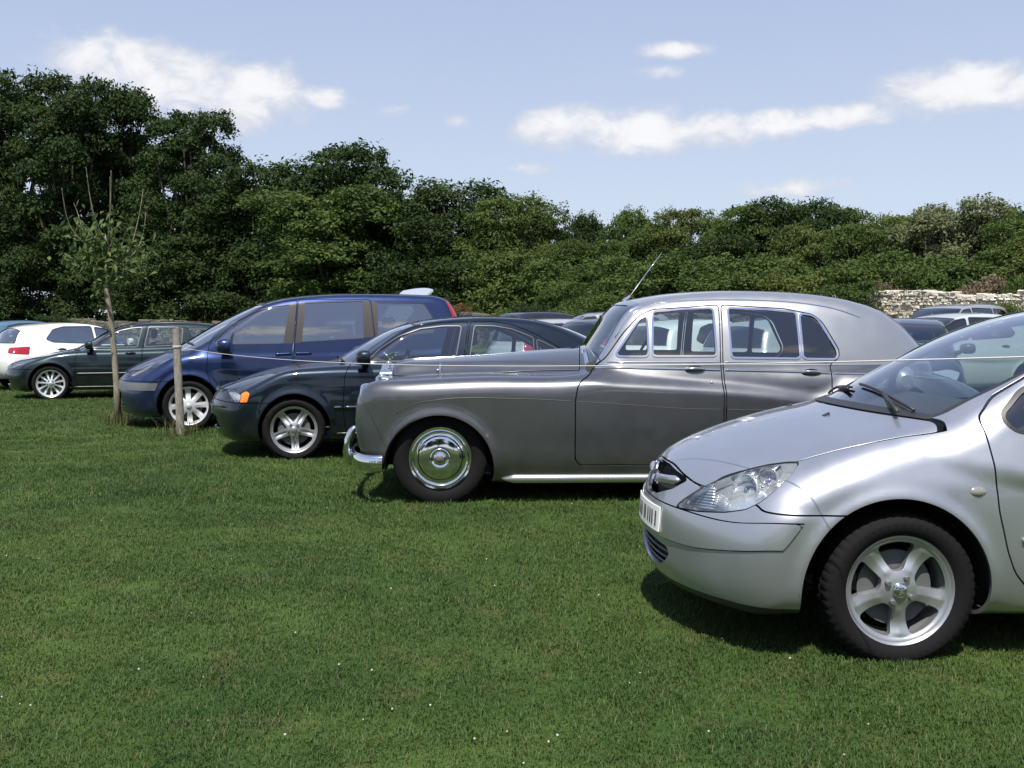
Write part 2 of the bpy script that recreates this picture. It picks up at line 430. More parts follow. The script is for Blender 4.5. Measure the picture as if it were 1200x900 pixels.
def flange(V, T, N, depth):
    """give a sheet the look of thickness: its rim is folded inward"""
    E = rim_edges(T)
    if not len(E): return V, T, N
    bv, inv = np.unique(E, return_inverse=True); inv = inv.reshape(-1, 2); n = len(V); m = len(bv)
    W0 = V[bv] - N[bv] * .0015; W1 = V[bv] - N[bv] * depth
    nE = np.zeros((m, 3)); d = V[E[:, 1]] - V[E[:, 0]]; mid = np.cross(d, N[E[:, 0]])
    for c in (0, 1): np.add.at(nE, inv[:, c], mid)
    nE /= np.maximum(np.linalg.norm(nE, axis=1), 1e-9)[:, None]
    V2 = np.concatenate([V, W0, W1]); a, b = inv[:, 0], inv[:, 1]
    F1 = np.stack([E[:, 1], E[:, 0], n + a], 1); F2 = np.stack([E[:, 1], n + a, n + b], 1)
    F3 = np.stack([n + b, n + a, n + m + a], 1); F4 = np.stack([n + b, n + m + a, n + m + b], 1)
    return V2, np.concatenate([T, F1, F2, F3, F4]), np.concatenate([N, nE, nE])

# ------------------------------------------------------------------ car builder
def side(poly, ymin=0.3):
    return lambda V: np.maximum(sdf_poly(poly, V[:, 0], V[:, 2]), ymin - np.abs(V[:, 1]))
def plan(poly, zmin=-9):
    return lambda V: np.maximum(sdf_poly(poly, V[:, 0], np.abs(V[:, 1])), zmin - V[:, 2])
def front(poly, xmax):
    return lambda V: np.maximum(sdf_poly(poly, np.abs(V[:, 1]), V[:, 2]), V[:, 0] - xmax)
def back(poly, xmin):
    return lambda V: np.maximum(sdf_poly(poly, np.abs(V[:, 1]), V[:, 2]), xmin - V[:, 0])
def corner(poly, al, xlim, s=1):
    """polygon drawn on a plane turned al degrees from the side view (s=-1: rear corner)"""
    c, d = math.cos(R_(al)), math.sin(R_(al))
    return lambda V: np.maximum(sdf_poly(poly, V[:, 0] * c + s * np.abs(V[:, 1]) * d, V[:, 2]), s * (V[:, 0] - xlim))
def grow(f, d): return lambda V: f(V) - d
def ring(f, d): return lambda V: np.abs(f(V)) - d
def both(*fs): return lambda V: np.maximum.reduce([f(V) for f in fs])
def stroke(poly, d, ymin=0.3):
    """a line of half width d drawn on the side"""
    return lambda V: np.maximum(sdf_poly(poly, V[:, 0], V[:, 2], closed=False) - d, ymin - np.abs(V[:, 1]))

class Car:
    def __init__(s, F, lo, hi, h, name, label, cat, loc, rz, group='cars parked on the grass'):
        s.F = F; V, T = surface_net(F, lo, hi, h); s.sh = Shell(V, T, 'body'); s.h = h
        s.sh.carve(lambda V: V[:, 1] - 1e-9, 'cut', 'body')
        keep = s.sh.L == 0; s.sh.T = s.sh.T[keep]; s.sh.L = s.sh.L[keep]
        s.sh.V[np.abs(s.sh.V[:, 1]) < 2e-6, 1] = 0.0
        s.root = empty(name, loc, rz); tag(s.root, label, cat, group); s.N = None; s.parts = {}
    def carve(s, f, new, frm='body'): s.sh.carve(f, new, frm)
    def panel(s, f, new, frm='body', gap=0.0035):
        """a panel with a real open joint round it"""
        if gap:
            s.sh.carve(grow(f, gap), 'gap0', frm); s.sh.carve(grow(f, -gap), new, 'gap0')
            s.sh.L[s.sh.L == s.sh.lid('gap0')] = s.sh.lid('gap')
        else: s.sh.carve(f, new, frm)
    def normals(s):
        if s.N is None or len(s.N) != len(s.sh.V):
            e = max(s.h * .55, .006); V = s.sh.V
            g = np.stack([s.F(V + np.eye(3)[k] * e) - s.F(V - np.eye(3)[k] * e) for k in range(3)], -1)
            s.N = g / np.maximum(np.linalg.norm(g, axis=1), 1e-9)[:, None]
        return s.N
    def emit(s, label, name, mat, sided=True, depth=0.018, offset=0.0, parent=None, flip=False, rim_only=False):
        N = s.normals(); labs = label if isinstance(label, (list, tuple)) else [label]
        T = s.sh.T[np.isin(s.sh.L, [s.sh.lid(a) for a in labs])]
        if not len(T): return []
        vu, inv = np.unique(T, return_inverse=True); T = inv.reshape(-1, 3); n = N[vu].copy(); V = s.sh.V[vu] + n * offset
        on = s.sh.V[vu][:, 1] == 0; V[on, 1] = 0
        if flip: T = T[:, ::-1]; n = -n
        out = []; par = parent or s.root
        if sided:
            par2 = par if isinstance(par, (list, tuple)) else [par, par]
            nt = len(T)
            if depth: V, T, n = flange(V, T, n, depth)
            if rim_only: T = T[nt:]; vu2, i2 = np.unique(T, return_inverse=True); T = i2.reshape(-1, 3); V = V[vu2]; n = n[vu2]
            o = mesh_obj(name, V, T, mat, par2[0], n); out.append(o)
            V2 = V.copy(); V2[:, 1] *= -1; n2 = n.copy(); n2[:, 1] *= -1
            out.append(mesh_obj(name, V2, T[:, ::-1], mat, par2[1], n2))
        else:
            V, T, n = mirror_weld(V, T, n)
            if depth: V, T, n = flange(V, T, n, depth)
            out.append(mesh_obj(name, V, T, mat, par, n))
        s.parts[labs[0]] = out; return out       # sided: [far (+y), near (-y)]
    def _march(s, P0, P1, n=90):
        P0, P1 = np.array(P0, float), np.array(P1, float); t = np.linspace(0, 1, n); f = s.F(P0 + (P1 - P0) * t[:, None]); i = int(np.argmax(f < 0))
        if f[i] >= 0: return P1
        if i == 0: return P0
        t2 = np.linspace(t[i - 1], t[i], 40); f2 = s.F(P0 + (P1 - P0) * t2[:, None]); j = max(int(np.argmax(f2 < 0)), 1)
        a, b = f2[j - 1], f2[j]; tt = t2[j - 1] + (t2[j] - t2[j - 1]) * (a / (a - b) if a != b else 0); return P0 + (P1 - P0) * tt
    def hit(s, x, z):
        """half width of the body at side position (x, z)"""
        return float(s._march((x, 1.3, z), (x, .03, z))[1])
    def top(s, x, y): return float(s._march((x, y, 2.1), (x, y, .2))[2])
    def nose_x(s, y, z): return float(s._march((-1.5, y, z), (1.2, y, z))[0])
    def tail_x(s, y, z): return float(s._march((5.3, y, z), (1.8, y, z))[0])

def std_F(sp):
    ins = curve1(sp['sect']); pl = curve1(sp['plan']); extra = sp.get('extra')
    def W(X, Z):
        w = pl(X) - ins(Z)
        for (ax, az, ar) in sp['arches']:
            d = np.hypot(X - ax, Z - az); w = w + sp.get('lip', .012) * np.exp(-((d - ar) / .035)**2) * (Z > .1)
        if extra: w = w + extra(X, Z)
        return w
    A = Solid(catmull(sp['prof']), W, sp.get('r', .10), sp.get('wref', .87), sp['nose'], sp['tail'], sp.get('crown', .08), sp.get('crx'), sp.get('npow', 2.4))
    cpl = curve1(sp['cplan']); zb, tum, cur = sp['belt'], sp['tumble'], sp.get('curv', .10)
    def WC(X, Z):
        d = np.maximum(Z - zb, -.3); return cpl(X) - tum * d - cur * np.maximum(d, 0)**2
    C = Solid(catmull(sp['cprof']), WC, sp.get('cr', .07), sp.get('cwref', .78), sp['cnose'], sp['ctail'], sp.get('ccrown', .05), None, 2.0)
    k = sp.get('k', .04)
    F = lambda P: smin(A(P), C(P), k)
    return F, A, C

def tyre_mesh(R, rr, w, n, sipe=0.004):
    h = w / 2; prof = [(rr - .004, -h * .72), (rr + .012, -h * .86), (rr + (R - rr) * .35, -h * .985), (rr + (R - rr) * .62, -h * .99), (R - .026, -h * .93), (R - .010, -h * .84),
            (R - .003, -h * .74), (R, -h * .60), (R, -h * .34), (R - .007, -h * .33), (R - .007, -h * .25), (R + .001, -h * .24), (R + .001, -h * .05), (R - .007, -h * .04)]
    prof = prof + [(r, -a) for r, a in prof[::-1]]
    b = MB(); m = len(prof); vs = []; fs = []
    for k in range(n):
        for i, (r, a) in enumerate(prof):
            j = min(i, m - 1 - i); sh = 0.0
            if 5 <= j <= 8 and k % 4 == 0: r -= sipe
            if j >= 11 and k % 4 == 2: r -= sipe
            if 4 <= j <= 5 and k % 4 == 0: r -= sipe * .5
            t = 2 * PI * (k + (.9 if j > 6 else 0) * (a / h)) / n
            vs.append((r * math.cos(t), a, r * math.sin(t)))
    for k in range(n):
        for i in range(m - 1): fs.append((k * m + i, k * m + i + 1, (k + 1) % n * m + i + 1, (k + 1) % n * m + i))
    return b.add(vs, fs)
def rim_face(Rr, hole, depth, n=180, m=22, fl=.045):
    """polar sheet with openings where hole(r, theta) < 0; returns V, T, N with folded rims"""
    r = np.linspace(0.004, Rr, m); t = np.linspace(0, 2 * PI, n, endpoint=False); Rg, Tg = np.meshgrid(r, t, indexing='ij')
    V = np.stack([Rg * np.cos(Tg), depth(Rg, Tg), Rg * np.sin(Tg)], -1).reshape(-1, 3)
    i, k = np.meshgrid(np.arange(m - 1), np.arange(n), indexing='ij'); a = i * n + k; b = i * n + (k + 1) % n; c = (i + 1) * n + (k + 1) % n; d = (i + 1) * n + k
    T = np.concatenate([np.stack([a, d, c], -1).reshape(-1, 3), np.stack([a, c, b], -1).reshape(-1, 3)])
    sh = Shell(V, T, 'face'); sh.carve(lambda P: hole(np.hypot(P[:, 0], P[:, 2]), np.arctan2(P[:, 2], P[:, 0])), 'hole', 'face')
    V, T = sh.get('face')
    N = np.zeros_like(V); fn = np.cross(V[T[:, 1]] - V[T[:, 0]], V[T[:, 2]] - V[T[:, 0]])
    if fn[:, 1].sum() > 0: T = T[:, ::-1]; fn = -fn
    for c_ in range(3): np.add.at(N, T[:, c_], fn)
    N /= np.maximum(np.linalg.norm(N, axis=1), 1e-12)[:, None]
    Nf = N.copy(); Nf[:, :] = (0, -1, 0)
    V2, T2, N2 = flange(V, T, Nf, fl); N2[:len(V)] = N
    return V2, T2, N2
def spokes(n, Rr, w0, w1, r0=.30, r1=.90, ph=PI / 2, k=.03):
    def f(r, t):
        a = (t - ph + PI / n) % (2 * PI / n) - PI / n; perp = np.abs(r * np.sin(a))
        u = np.clip((r - r0 * Rr) / ((r1 - r0) * Rr), 0, 1); hw = w0 + (w1 - w0) * u**1.3
        return smax(smax(hw - perp, r - r1 * Rr, k), r0 * Rr - r, k)
    return f
def make_wheel(kind, R, rr, w, n, parent, loc, mat=ALU):
    """wheel > tyre, rim, ...; outer face towards -y"""
    wh = empty('wheel', loc, 0, parent); h = w / 2
    tyre_mesh(R, rr, w, n, .0038 if n > 120 else .003).build('tyre', RUBBER, wh, angle=35)
    if kind == 'chromecap':
        b = MB().lathe([(rr + .006, -h * .80), (rr - .004, -h * .92), (rr - .016, -h * .90), (rr - .030, -h * .66), (rr - .05, -h * .62), (rr - .07, -h * .70)], 64)
        b.lathe([(rr - .03, -h * .6), (rr - .03, h * .7)], 40); b.build('rim', CHROME, wh, angle=50)
        b = MB().lathe([(rr - .072, -h * .66), (rr - .080, -h * .86), (rr - .095, -h * .90), (.085, -h * .93), (.078, -h * 1.03), (.070, -h * 1.07), (.060, -h * 1.03), (.052, -h * 1.02), (.046, -h * 1.20), (.034, -h * 1.27), (0.001, -h * 1.29)], 64)
        b.build('hub_cap', CHROME, wh, angle=40)
        MB().lathe([(.030, -h * 1.275), (.028, -h * 1.31), (.001, -h * 1.315)], 24).build('hub_badge', GREYPL, wh, smooth=True)
    else:
        cfg = {'star5': (5, .026, .040, .34, .885), 'twin5': (5, .040, .034, .30, .90), 'fan8': (8, .030, .036, .34, .93), 'multi11': (11, .011, .020, .30, .90), 'steel': (9, .02, .03, .4, .85)}[kind]
        nsp, w0, w1, r0, r1 = cfg; ph = -PI / 2 + .06 if kind != 'multi11' else .2
        base = spokes(nsp, rr, w0, w1, r0, r1, ph, .02)
        def depth(r, t):
            u = r / rr; y = -h * (.74 - .34 * np.exp(-((u - .62) / .30)**2)) ; a = (t - ph + PI / nsp) % (2 * PI / nsp) - PI / nsp; perp = np.abs(r * np.sin(a))
            y = np.where(u < .30, -h * .62, y) if kind == 'x' else y
            mid = sstep(u, .30, .42) * (1 - sstep(u, .84, .9))
            if kind == 'twin5': y = y + .010 * np.exp(-(perp / .010)**2) * mid
            elif kind == 'star5': y = y - .007 * np.clip(1 - perp / .04, 0, 1) * mid
            else: y = y - .004 * np.clip(1 - perp / .03, 0, 1) * mid
            return y - .008 * sstep(u, .93, .96) + .012 * sstep(u, .975, 1.0)
        V, T, N = rim_face(rr - .002, base, depth, 220 if n > 80 else 132, 26 if n > 80 else 18, .035)
        rim = mesh_obj('rim', V, T, mat, wh, N); rim.data.set_sharp_from_angle(angle=R_(60))
        b = MB().lathe([(rr + .004, -h * .80), (rr - .006, -h * .74), (rr - .012, -h * .40), (rr - .028, -h * .1), (rr - .028, h * .75)], 56); b.build('rim_barrel', mat, wh, smooth=True)
        MB().lathe([(.02, -.012), (rr * .70, -.012), (rr * .70, .008), (.02, .008)], 40).build('brake_disc', GREYPL, wh, angle=30)
        y0 = -h * .74
        MB().lathe([(rr * .135, y0 + .01), (rr * .135, y0 - .006), (rr * .11, y0 - .010), (0.001, y0 - .012)], 28).build('centre_cap', CHROME if kind == 'star5' else mat, wh, smooth=True)
        nb = 4 if kind == 'star5' else 5
        if kind != 'fan8':
            for q in range(nb):
                t = 2 * PI * (q + .5) / nb + .25; c = (.056 * math.cos(t), 0, .056 * math.sin(t))
                MB().lathe([(.0125, y0 + .02), (.0125, y0 - .004), (.009, y0 - .008), (.001, y0 - .008)], 12, c).build('wheel_bolt', GREYPL, wh, angle=40)
        if kind == 'star5':        # small lion-like relief on the cap
            b = MB(); prof = [(-.008, -.016), (-.002, -.016), (.000, -.006), (.006, -.012), (.011, -.008), (.006, -.002), (.010, .006), (.004, .008), (.006, .015), (-.004, .014), (-.006, .006), (-.012, .008), (-.006, -.002)]
            b.prism(prof, y0 - .0155, y0 - .010); b.build('cap_emblem', GREYPL, wh)
    return wh
def copy_wheel(wh, parent, loc, rot=0.0, flip=False):
    c = copy_tree(wh, parent); c.location = loc; c.rotation_euler = (0, rot, PI if flip else 0); return c
def wheels(car, kind, R, rr, w, n, xs, track, mat=ALU, spin=0.35, sink=0.012):
    t = track / 2
    a = make_wheel(kind, R, rr, w, n, car.root, (xs[0], -t, R - sink), mat)
    copy_wheel(a, car.root, (xs[1], -t, R - sink), spin); copy_wheel(a, car.root, (xs[0], t, R - sink), -spin, True); copy_wheel(a, car.root, (xs[1], t, R - sink), spin * 2, True)
    return a
def arches(car, arch, depth=.34, mat=DARK):
    for i, (ax, az, ar) in enumerate(arch):
        car.carve(lambda V: np.maximum(np.hypot(V[:, 0] - ax, V[:, 2] - az) - ar, .35 - np.abs(V[:, 1])), 'arch', [n for n in car.sh.names if n not in ('gap', 'arch')])
def wells(car, arch, depth=.36):
    for (ax, az, ar) in arch:
        w = car.hit(ax, az + ar + .02) - .012
        for sgn in (1, -1):
            b = MB(); n = 26; vs = []; fs = []
            prof = [(ar + .010, w), (ar + .016, w - .03), (ar + .018, w - depth), (.02, w - depth)]
            for k in range(n + 1):
                t = R_(-1 + 182 * k / n)
                for r, y in prof: vs.append((ax + r * math.cos(t), sgn * y, az + r * math.sin(t)))
            for k in range(n):
                for i in range(3): fs.append((k * 4 + i, k * 4 + i + 1, (k + 1) * 4 + i + 1, (k + 1) * 4 + i))
            b.add(vs, fs).build('wheel_well', DARK, car.root, smooth=True)
def seat(parent, x, y, z, mat, w=.50, back=.62, lean=.22, head=True):
    b = MB()
    def loft(secs):
        vs = []; fs = []; n = 12
        for (cx, cz, hx, hz, hw, ang) in secs:
            for k in range(n):
                t = 2 * PI * k / n; c_, s_ = math.cos(t), math.sin(t)
                a = math.copysign(abs(c_)**.5, c_) * hw; q = math.copysign(abs(s_)**.5, s_) * hz
                vs.append((x + cx - q * math.sin(ang), y + a, z + cz + q * math.cos(ang)))
        m = len(secs)
        for i in range(m - 1):
            for k in range(n): fs.append((i * n + k, i * n + (k + 1) % n, (i + 1) * n + (k + 1) % n, (i + 1) * n + k))
        fs += [tuple(range(n))[::-1], tuple((m - 1) * n + k for k in range(n))]; b.add(vs, fs)
    h = w / 2
    loft([(-.02, .16, 0, .05, h * .85, 0), (.03, .16, 0, .08, h, 0), (.25, .15, 0, .085, h, 0), (.45, .14, 0, .08, h * .97, 0), (.50, .14, 0, .05, h * .85, 0)])
    A = PI / 2
    loft([(.45, .18, 0, .06, h * .86, A), (.47, .30, 0, .08, h * .96, A), (.47 + lean * .5, .18 + back * .55, 0, .075, h * .96, A), (.47 + lean * .9, .18 + back * .92, 0, .055, h * .8, A), (.47 + lean, .18 + back, 0, .03, h * .6, A)])
    o = b.build('seat', mat, parent, smooth=True)
    if head:
        b = MB(); b.box((x + .47 + lean - .03, y - .13, z + .25 + back), (x + .47 + lean + .06, y + .13, z + .43 + back), .035)
        b.build('headrest', mat, o, angle=40)
    return o
def interior(car, dash_x, dash_z, wid, seats, mat, steer=None, floor=.32):
    r = car.root
    b = MB(); b.prism(fillet([(dash_x - .38, dash_z - .02), (dash_x - .10, dash_z + .02), (dash_x + .06, dash_z - .05), (dash_x + .10, dash_z - .2), (dash_x - .02, dash_z - .5), (dash_x - .38, dash_z - .5)], .05), -wid, wid)
    b.build('dashboard', TRIMIN, r, angle=30)
    for sx, sy, sz, kw in seats: seat(r, sx, sy, sz, mat, **kw)
    if steer:
        sx, sy, sz = steer; b = MB(); n = 28; pts = []
        for k in range(n + 1):
            t = 2 * PI * k / n; pts.append((sx + .18 * math.sin(t) * .42, sy + .18 * math.cos(t), sz + .18 * math.sin(t) * .9))
        b.tube(pts, .014, 6, False)
        for a in (PI * .5, PI * 1.1, PI * 1.9): b.tube([(sx - .02, sy, sz), (sx + .18 * math.sin(-a) * .42, sy + .18 * math.cos(a), sz + .18 * math.sin(-a) * .9)], .013, 6)
        b.tube([(sx - .35, sy, sz - .12), (sx, sy, sz)], .03, 8); b.build('steering_wheel', PLAST, r, smooth=True)
    b = MB(); b.box((dash_x - .4, -wid, floor - .04), (dash_x + 2.35, wid, floor)); b.build('floor_pan', TRIMIN, r)
def lining(car, labs, z0=.55, off=-.03):
    N = car.normals(); T = car.sh.T[np.isin(car.sh.L, [car.sh.lid(a) for a in labs])]
    zc = car.sh.V[T][:, :, 2].min(1); T = T[zc > z0]; xc = car.sh.V[T][:, :, 0]
    T = T[(xc.min(1) > car.lin_x[0]) & (xc.max(1) < car.lin_x[1])]
    if not len(T): return
    vu, inv = np.unique(T, return_inverse=True); T = inv.reshape(-1, 3)[:, ::-1]; V = car.sh.V[vu] + N[vu] * off; V[car.sh.V[vu][:, 1] == 0, 1] = 0
    V, T, n = mirror_weld(V, T, -N[vu]); mesh_obj('interior_lining', V, T, TRIMIN, car.root, n)
def mirror_unit(car, x, z, mat, s=1.0, out=.16, parents=None, dark=False):
    w = car.hit(x + .05, z - .02)
    for sg in (1, -1):
        b = MB(); secs = [(.00, .030, .035), (.02, .055, .062), (.08, .085, .078), (.16, .09, .076), (.20, .07, .06), (.215, .03, .03)]
        vs = []; fs = []; n = 16
        for (d, hx, hz) in secs:
            for k in range(n):
                t = 2 * PI * k / n; c_, q = math.cos(t), math.sin(t); c_ = math.copysign(abs(c_)**.75, c_); q = math.copysign(abs(q)**.75, q)
                xx = c_ * hx * s; xx = min(xx, .045 * s)
                vs.append((x + xx + d * .12, sg * (w + out * .25 + d * s), z + .06 + q * hz * s))
        m = len(secs)
        for i in range(m - 1):
            for k in range(n): fs.append((i * n + k, i * n + (k + 1) % n, (i + 1) * n + (k + 1) % n, (i + 1) * n + k))
        fs += [tuple(range(n)), tuple((m - 1) * n + k for k in range(n))]
        o = b.add(vs, fs).build('door_mirror', mat, (parents[0 if sg > 0 else 1] if parents else car.root), angle=55)
        b = MB(); b.tube([(x + .03, sg * (w - .03), z - .02), (x + .02, sg * (w + out * .3), z + .015), (x + .01, sg * (w + out * .5), z + .04)], [.04, .03, .025], 8); b.build('mirror_arm', PLAST, o, smooth=True)
def handle(car, x, z, mat, parents, L=.19, bow=.032):
    w = car.hit(x, z)
    for sg in (1, -1):
        b = MB(); pts = []; n = 8
        for k in range(n + 1):
            u = k / n; y = w - .012 + bow * math.sin(PI * u)**.5; pts.append((x - L / 2 + L * u, sg * y, z + .008 * math.sin(PI * u)))
        b.tube(pts, [.006] + [.0125] * (n - 1) + [.006], 8); o = b.build('door_handle', mat, parents[0 if sg > 0 else 1], smooth=True)
        b = MB(); b.lathe([(.001, .0), (.036, 0), (.040, .004)], 16, (0, 0, 0), 'y')
        b.v = [(x + v[0] * 1.7, sg * (w + .001 + v[1] * .3), z + v[2] * .7) for v in b.v]; b.build('handle_recess', DARK, o, smooth=True)
# simple stroke font for number plates, on a 4 x 6 grid
GLYPH = {'0': [(0, 0, 3, 0, 3, 5, 0, 5, 0, 0)], '1': [(.5, 4, 1.6, 5, 1.6, 0)], '2': [(0, 5, 3, 5, 3, 2.7, 0, 2.2, 0, 0, 3, 0)], '3': [(0, 5, 3, 5, 3, 0, 0, 0), (.8, 2.6, 3, 2.6)],
         '4': [(2.2, 0, 2.2, 5, 0, 1.6, 3, 1.6)], '5': [(3, 5, 0, 5, 0, 2.8, 3, 2.6, 3, 0, 0, 0)], '6': [(3, 5, 0, 5, 0, 0, 3, 0, 3, 2.6, 0, 2.6)], '7': [(0, 5, 3, 5, 1.2, 0)], '8': [(0, 0, 3, 0, 3, 5, 0, 5, 0, 0), (0, 2.5, 3, 2.5)],
         '9': [(3, 2.4, 0, 2.4, 0, 5, 3, 5, 3, 0, 0, 0)], 'A': [(0, 0, 1.5, 5, 3, 0), (.6, 1.8, 2.4, 1.8)], 'X': [(0, 0, 3, 5), (0, 5, 3, 0)], 'Q': [(0, 0, 3, 0, 3, 5, 0, 5, 0, 0), (1.8, 1.4, 3.2, -.4)], 'R': [(0, 0, 0, 5, 3, 5, 3, 2.6, 0, 2.6), (1.4, 2.6, 3, 0)], ' ': []}
def plate(car, x, z, text, front_=True, w=.26, h=.055, tilt=0.0, mat=None, y0=0.0):
    b = MB(); b.box((-.004, -w, -h), (.004, w, h), .004); s = -1 if front_ else 1
    o = b.build('number_plate', mat or WHITEP, car.root); o.location = (x, y0, z); o.rotation_euler = (0, tilt, 0)
    cw = 2 * w * .92 / max(len(text), 1); b = MB(); gs = h * .26
    for i, ch in enumerate(text):
        c0 = (-w * .90 + i * cw + cw * .12)
        for st in GLYPH.get(ch, []):
            P = [(st[k], st[k + 1]) for k in range(0, len(st), 2)]
            for (a0, b0), (a1, b1) in zip(P[:-1], P[1:]):
                L = math.hypot(a1 - a0, b1 - b0); nx, nz = -(b1 - b0) / L * .38, (a1 - a0) / L * .38
                q = [(a0 + nx, b0 + nz), (a1 + nx, b1 + nz), (a1 - nx, b1 - nz), (a0 - nx, b0 - nz)]
                sc = cw * .2
                v = [(s * .0055, s * (c0 + a * sc), (bb - 2.5) * gs * .62) for a, bb in q]
                b.add(v, [(0, 1, 2, 3)])
    if b.v: b.build('plate_lettering', BLACKP, o)
    return o

# ------------------------------------------------------------------ silver hatchback in the foreground
def build_silver_hatch(loc, rz, h=.0165):
    ARCH = [(-.03, .300, .388), (2.58, .300, .375)]
    def extra(X, Z):
        # bumper set a little proud with a long rub strip, a step under the light line
        b = .010 * (1 - sstep(X, -.45, -.25)) * (1 - sstep(Z, .60, .64))
        sill = .018 * np.exp(-((Z - .215) / .035)**2) * sstep(X, .35, .6) * (1 - sstep(X, 2.0, 2.3))
        return b + sill
    sp = dict(prof=[(-.82, .195), (-.868, .27), (-.885, .40), (-.882, .54), (-.858, .63), (-.815, .715), (-.74, .785), (-.56, .868), (-.30, .945), (0, 1.005), (.25, 1.045), (.55, 1.06), (1.2, 1.05), (2.2, 1.06), (3.0, 1.07), (3.24, 1.02),
                    (3.32, .85), (3.35, .6), (3.30, .35), (3.15, .22), (2.6, .19), (1.3, .175), (0, .185), (-.55, .20)],
              plan=[(-.95, .80), (-.6, .845), (-.2, .866), (.3, .873), (1.3, .875), (2.4, .872), (3.0, .845), (3.5, .78)],
              sect=[(.0, .12), (.18, .06), (.30, .018), (.50, .0), (.66, .002), (.735, .010), (.80, .032), (.90, .075), (1.0, .125), (1.15, .21)],
              nose=(.34, -.62, .25), tail=(.30, 2.3, 3.2), crown=.105, r=.10, npow=2.3, arches=ARCH, lip=.014, extra=extra,
              cprof=[(-.16, .90), (.06, 1.035), (.28, 1.155), (.50, 1.268), (.72, 1.36), (.95, 1.432), (1.2, 1.477), (1.6, 1.512), (2.0, 1.512), (2.5, 1.475), (2.9, 1.41), (3.08, 1.33), (3.2, 1.15), (3.3, .95), (3.2, .8), (.2, .8)],
              cplan=[(-.3, .64), (.1, .755), (.4, .80), (.8, .815), (1.5, .82), (2.5, .79), (3.3, .67)], belt=1.0, tumble=.34, curv=.22, cr=.075, cnose=(.27, .3, 1.7), ctail=(.22, 2.2, 3.0), ccrown=.055, cwref=.8, k=.035)
    F, A, C = std_F(sp)
    car = Car(F, (-1.05, 0, .10), (3.5, 1.0, 1.6), h, 'silver_hatchback', 'silver hatchback with five spoke wheels, nearest car, cut off by the right edge', 'car', loc, rz)
    car.lin_x = (.35, 3.2)
    SIL = paint('silver_paint', (0.43, 0.445, 0.475), .80, .38)
    # door outlines, then glass and rubber inside them
    D1 = fillet([(.338, 1.00), (.345, .95), (.362, .82), (.381, .63), (.42, .47), (.455, .38), (.52, .305), (.64, .27), (1.40, .262), (1.425, .40), (1.43, 1.05), (1.40, 1.425), (1.2, 1.435), (.92, 1.345), (.62, 1.195), (.42, 1.08)], .03)
    D2 = fillet([(1.43, .265), (2.12, .27), (2.22, .42), (2.36, .66), (2.44, .80), (2.47, 1.05), (2.36, 1.25), (2.2, 1.40), (1.41, 1.43), (1.435, 1.05)], .04)
    Q1 = fillet([(.425, 1.005), (.47, .955), (.60, .945), (.60, 1.135), (.53, 1.105)], .03)
    W1 = fillet([(.63, .950), (1.36, .985), (1.345, 1.395), (1.17, 1.388), (.90, 1.29), (.63, 1.155)], .035)
    W2 = fillet([(1.47, .99), (2.20, 1.02), (2.36, 1.05), (2.28, 1.25), (2.12, 1.36), (1.455, 1.40)], .05)
    W3 = fillet([(2.50, 1.12), (2.82, 1.16), (2.62, 1.30), (2.42, 1.34)], .05)
    car.panel(side(D1), 'door1'); car.panel(side(D2), 'door2')
    for nm, poly, frm in (('q1', Q1, 'door1'), ('w1', W1, 'door1'), ('w2', W2, 'door2'), ('w3', W3, 'body')):
        car.carve(grow(side(poly), .016), nm + 't', frm); car.carve(side(poly), nm, nm + 't')
    # windscreen and rear window
    WC = C.W; MG = curve1([(.9, .16), (1.05, .145), (1.13, .11), (1.2, .075), (1.3, .058), (1.6, .05)])
    scr = lambda V: np.maximum.reduce([np.abs(V[:, 1]) - (WC(V[:, 0], V[:, 2]) - MG(V[:, 2])), V[:, 0] - 1.15 - .1 * np.abs(V[:, 1]), .014 - A(V), V[:, 2] - 1.448 + .05 * np.abs(V[:, 1])**2])
    onc = lambda V: C(V) - .012
    car.carve(both(grow(scr, .020), onc, lambda V: .003 - A(V)), 'scrt'); car.carve(scr, 'scr', 'scrt')
    rw = lambda V: np.maximum.reduce([np.abs(V[:, 1]) - (WC(V[:, 0], V[:, 2]) - .085), 2.85 - V[:, 0], 1.08 - V[:, 2], V[:, 2] - 1.39])
    car.carve(grow(rw, .015), 'rwt'); car.carve(rw, 'rw', 'rwt')
    # bonnet
    BON = fillet([(-1.2, 0), (-1.2, .50), (-.68, .513), (-.55, .577), (-.42, .650), (-.375, .676), (-.13, .728), (.044, .737), (.237, .757), (.29, .66), (.6, .4), (.6, 0), (.6, -.3), (-1.2, -.3)], .03)
    zlead = curve1([(0, .737), (.15, .735), (.34, .704), (.443, .686), (.60, .68), (1, .68)])
    zb = lambda V: np.maximum(sdf_poly(BON, V[:, 0], np.abs(V[:, 1])), zlead(np.abs(V[:, 1])) - V[:, 2])
    bon = lambda V: np.maximum(zb(V), .012 - C(V))
    # headlamp, drawn on a plane turned 42 degrees
    HL3 = [(-.822, .349, .571), (-.754, .516, .581), (-.674, .642, .599), (-.609, .718, .623), (-.556, .753, .66), (-.494, .758, .713), (-.422, .729, .771), (-.375, .685, .813), (-.418, .646, .808), (-.491, .600, .791), (-.57, .568, .766), (-.649, .534, .732), (-.743, .467, .669), (-.795, .396, .613)]
    ca, sa = math.cos(R_(42)), math.sin(R_(42))
    HP = fillet([(x * ca + w * sa, z) for x, w, z in HL3], .015, 4)
    hl = corner(HP, 42, -.3)
    car.panel(hl, 'lamp', 'body', .003)
    car.panel(bon, 'bonnet')
    # bumper below the wing
    zl = curve1([(0, .737), (.15, .735), (.34, .704), (.443, .686), (.5, .665), (.70, .652), (.75, .645), (.79, .626), (.95, .621)])
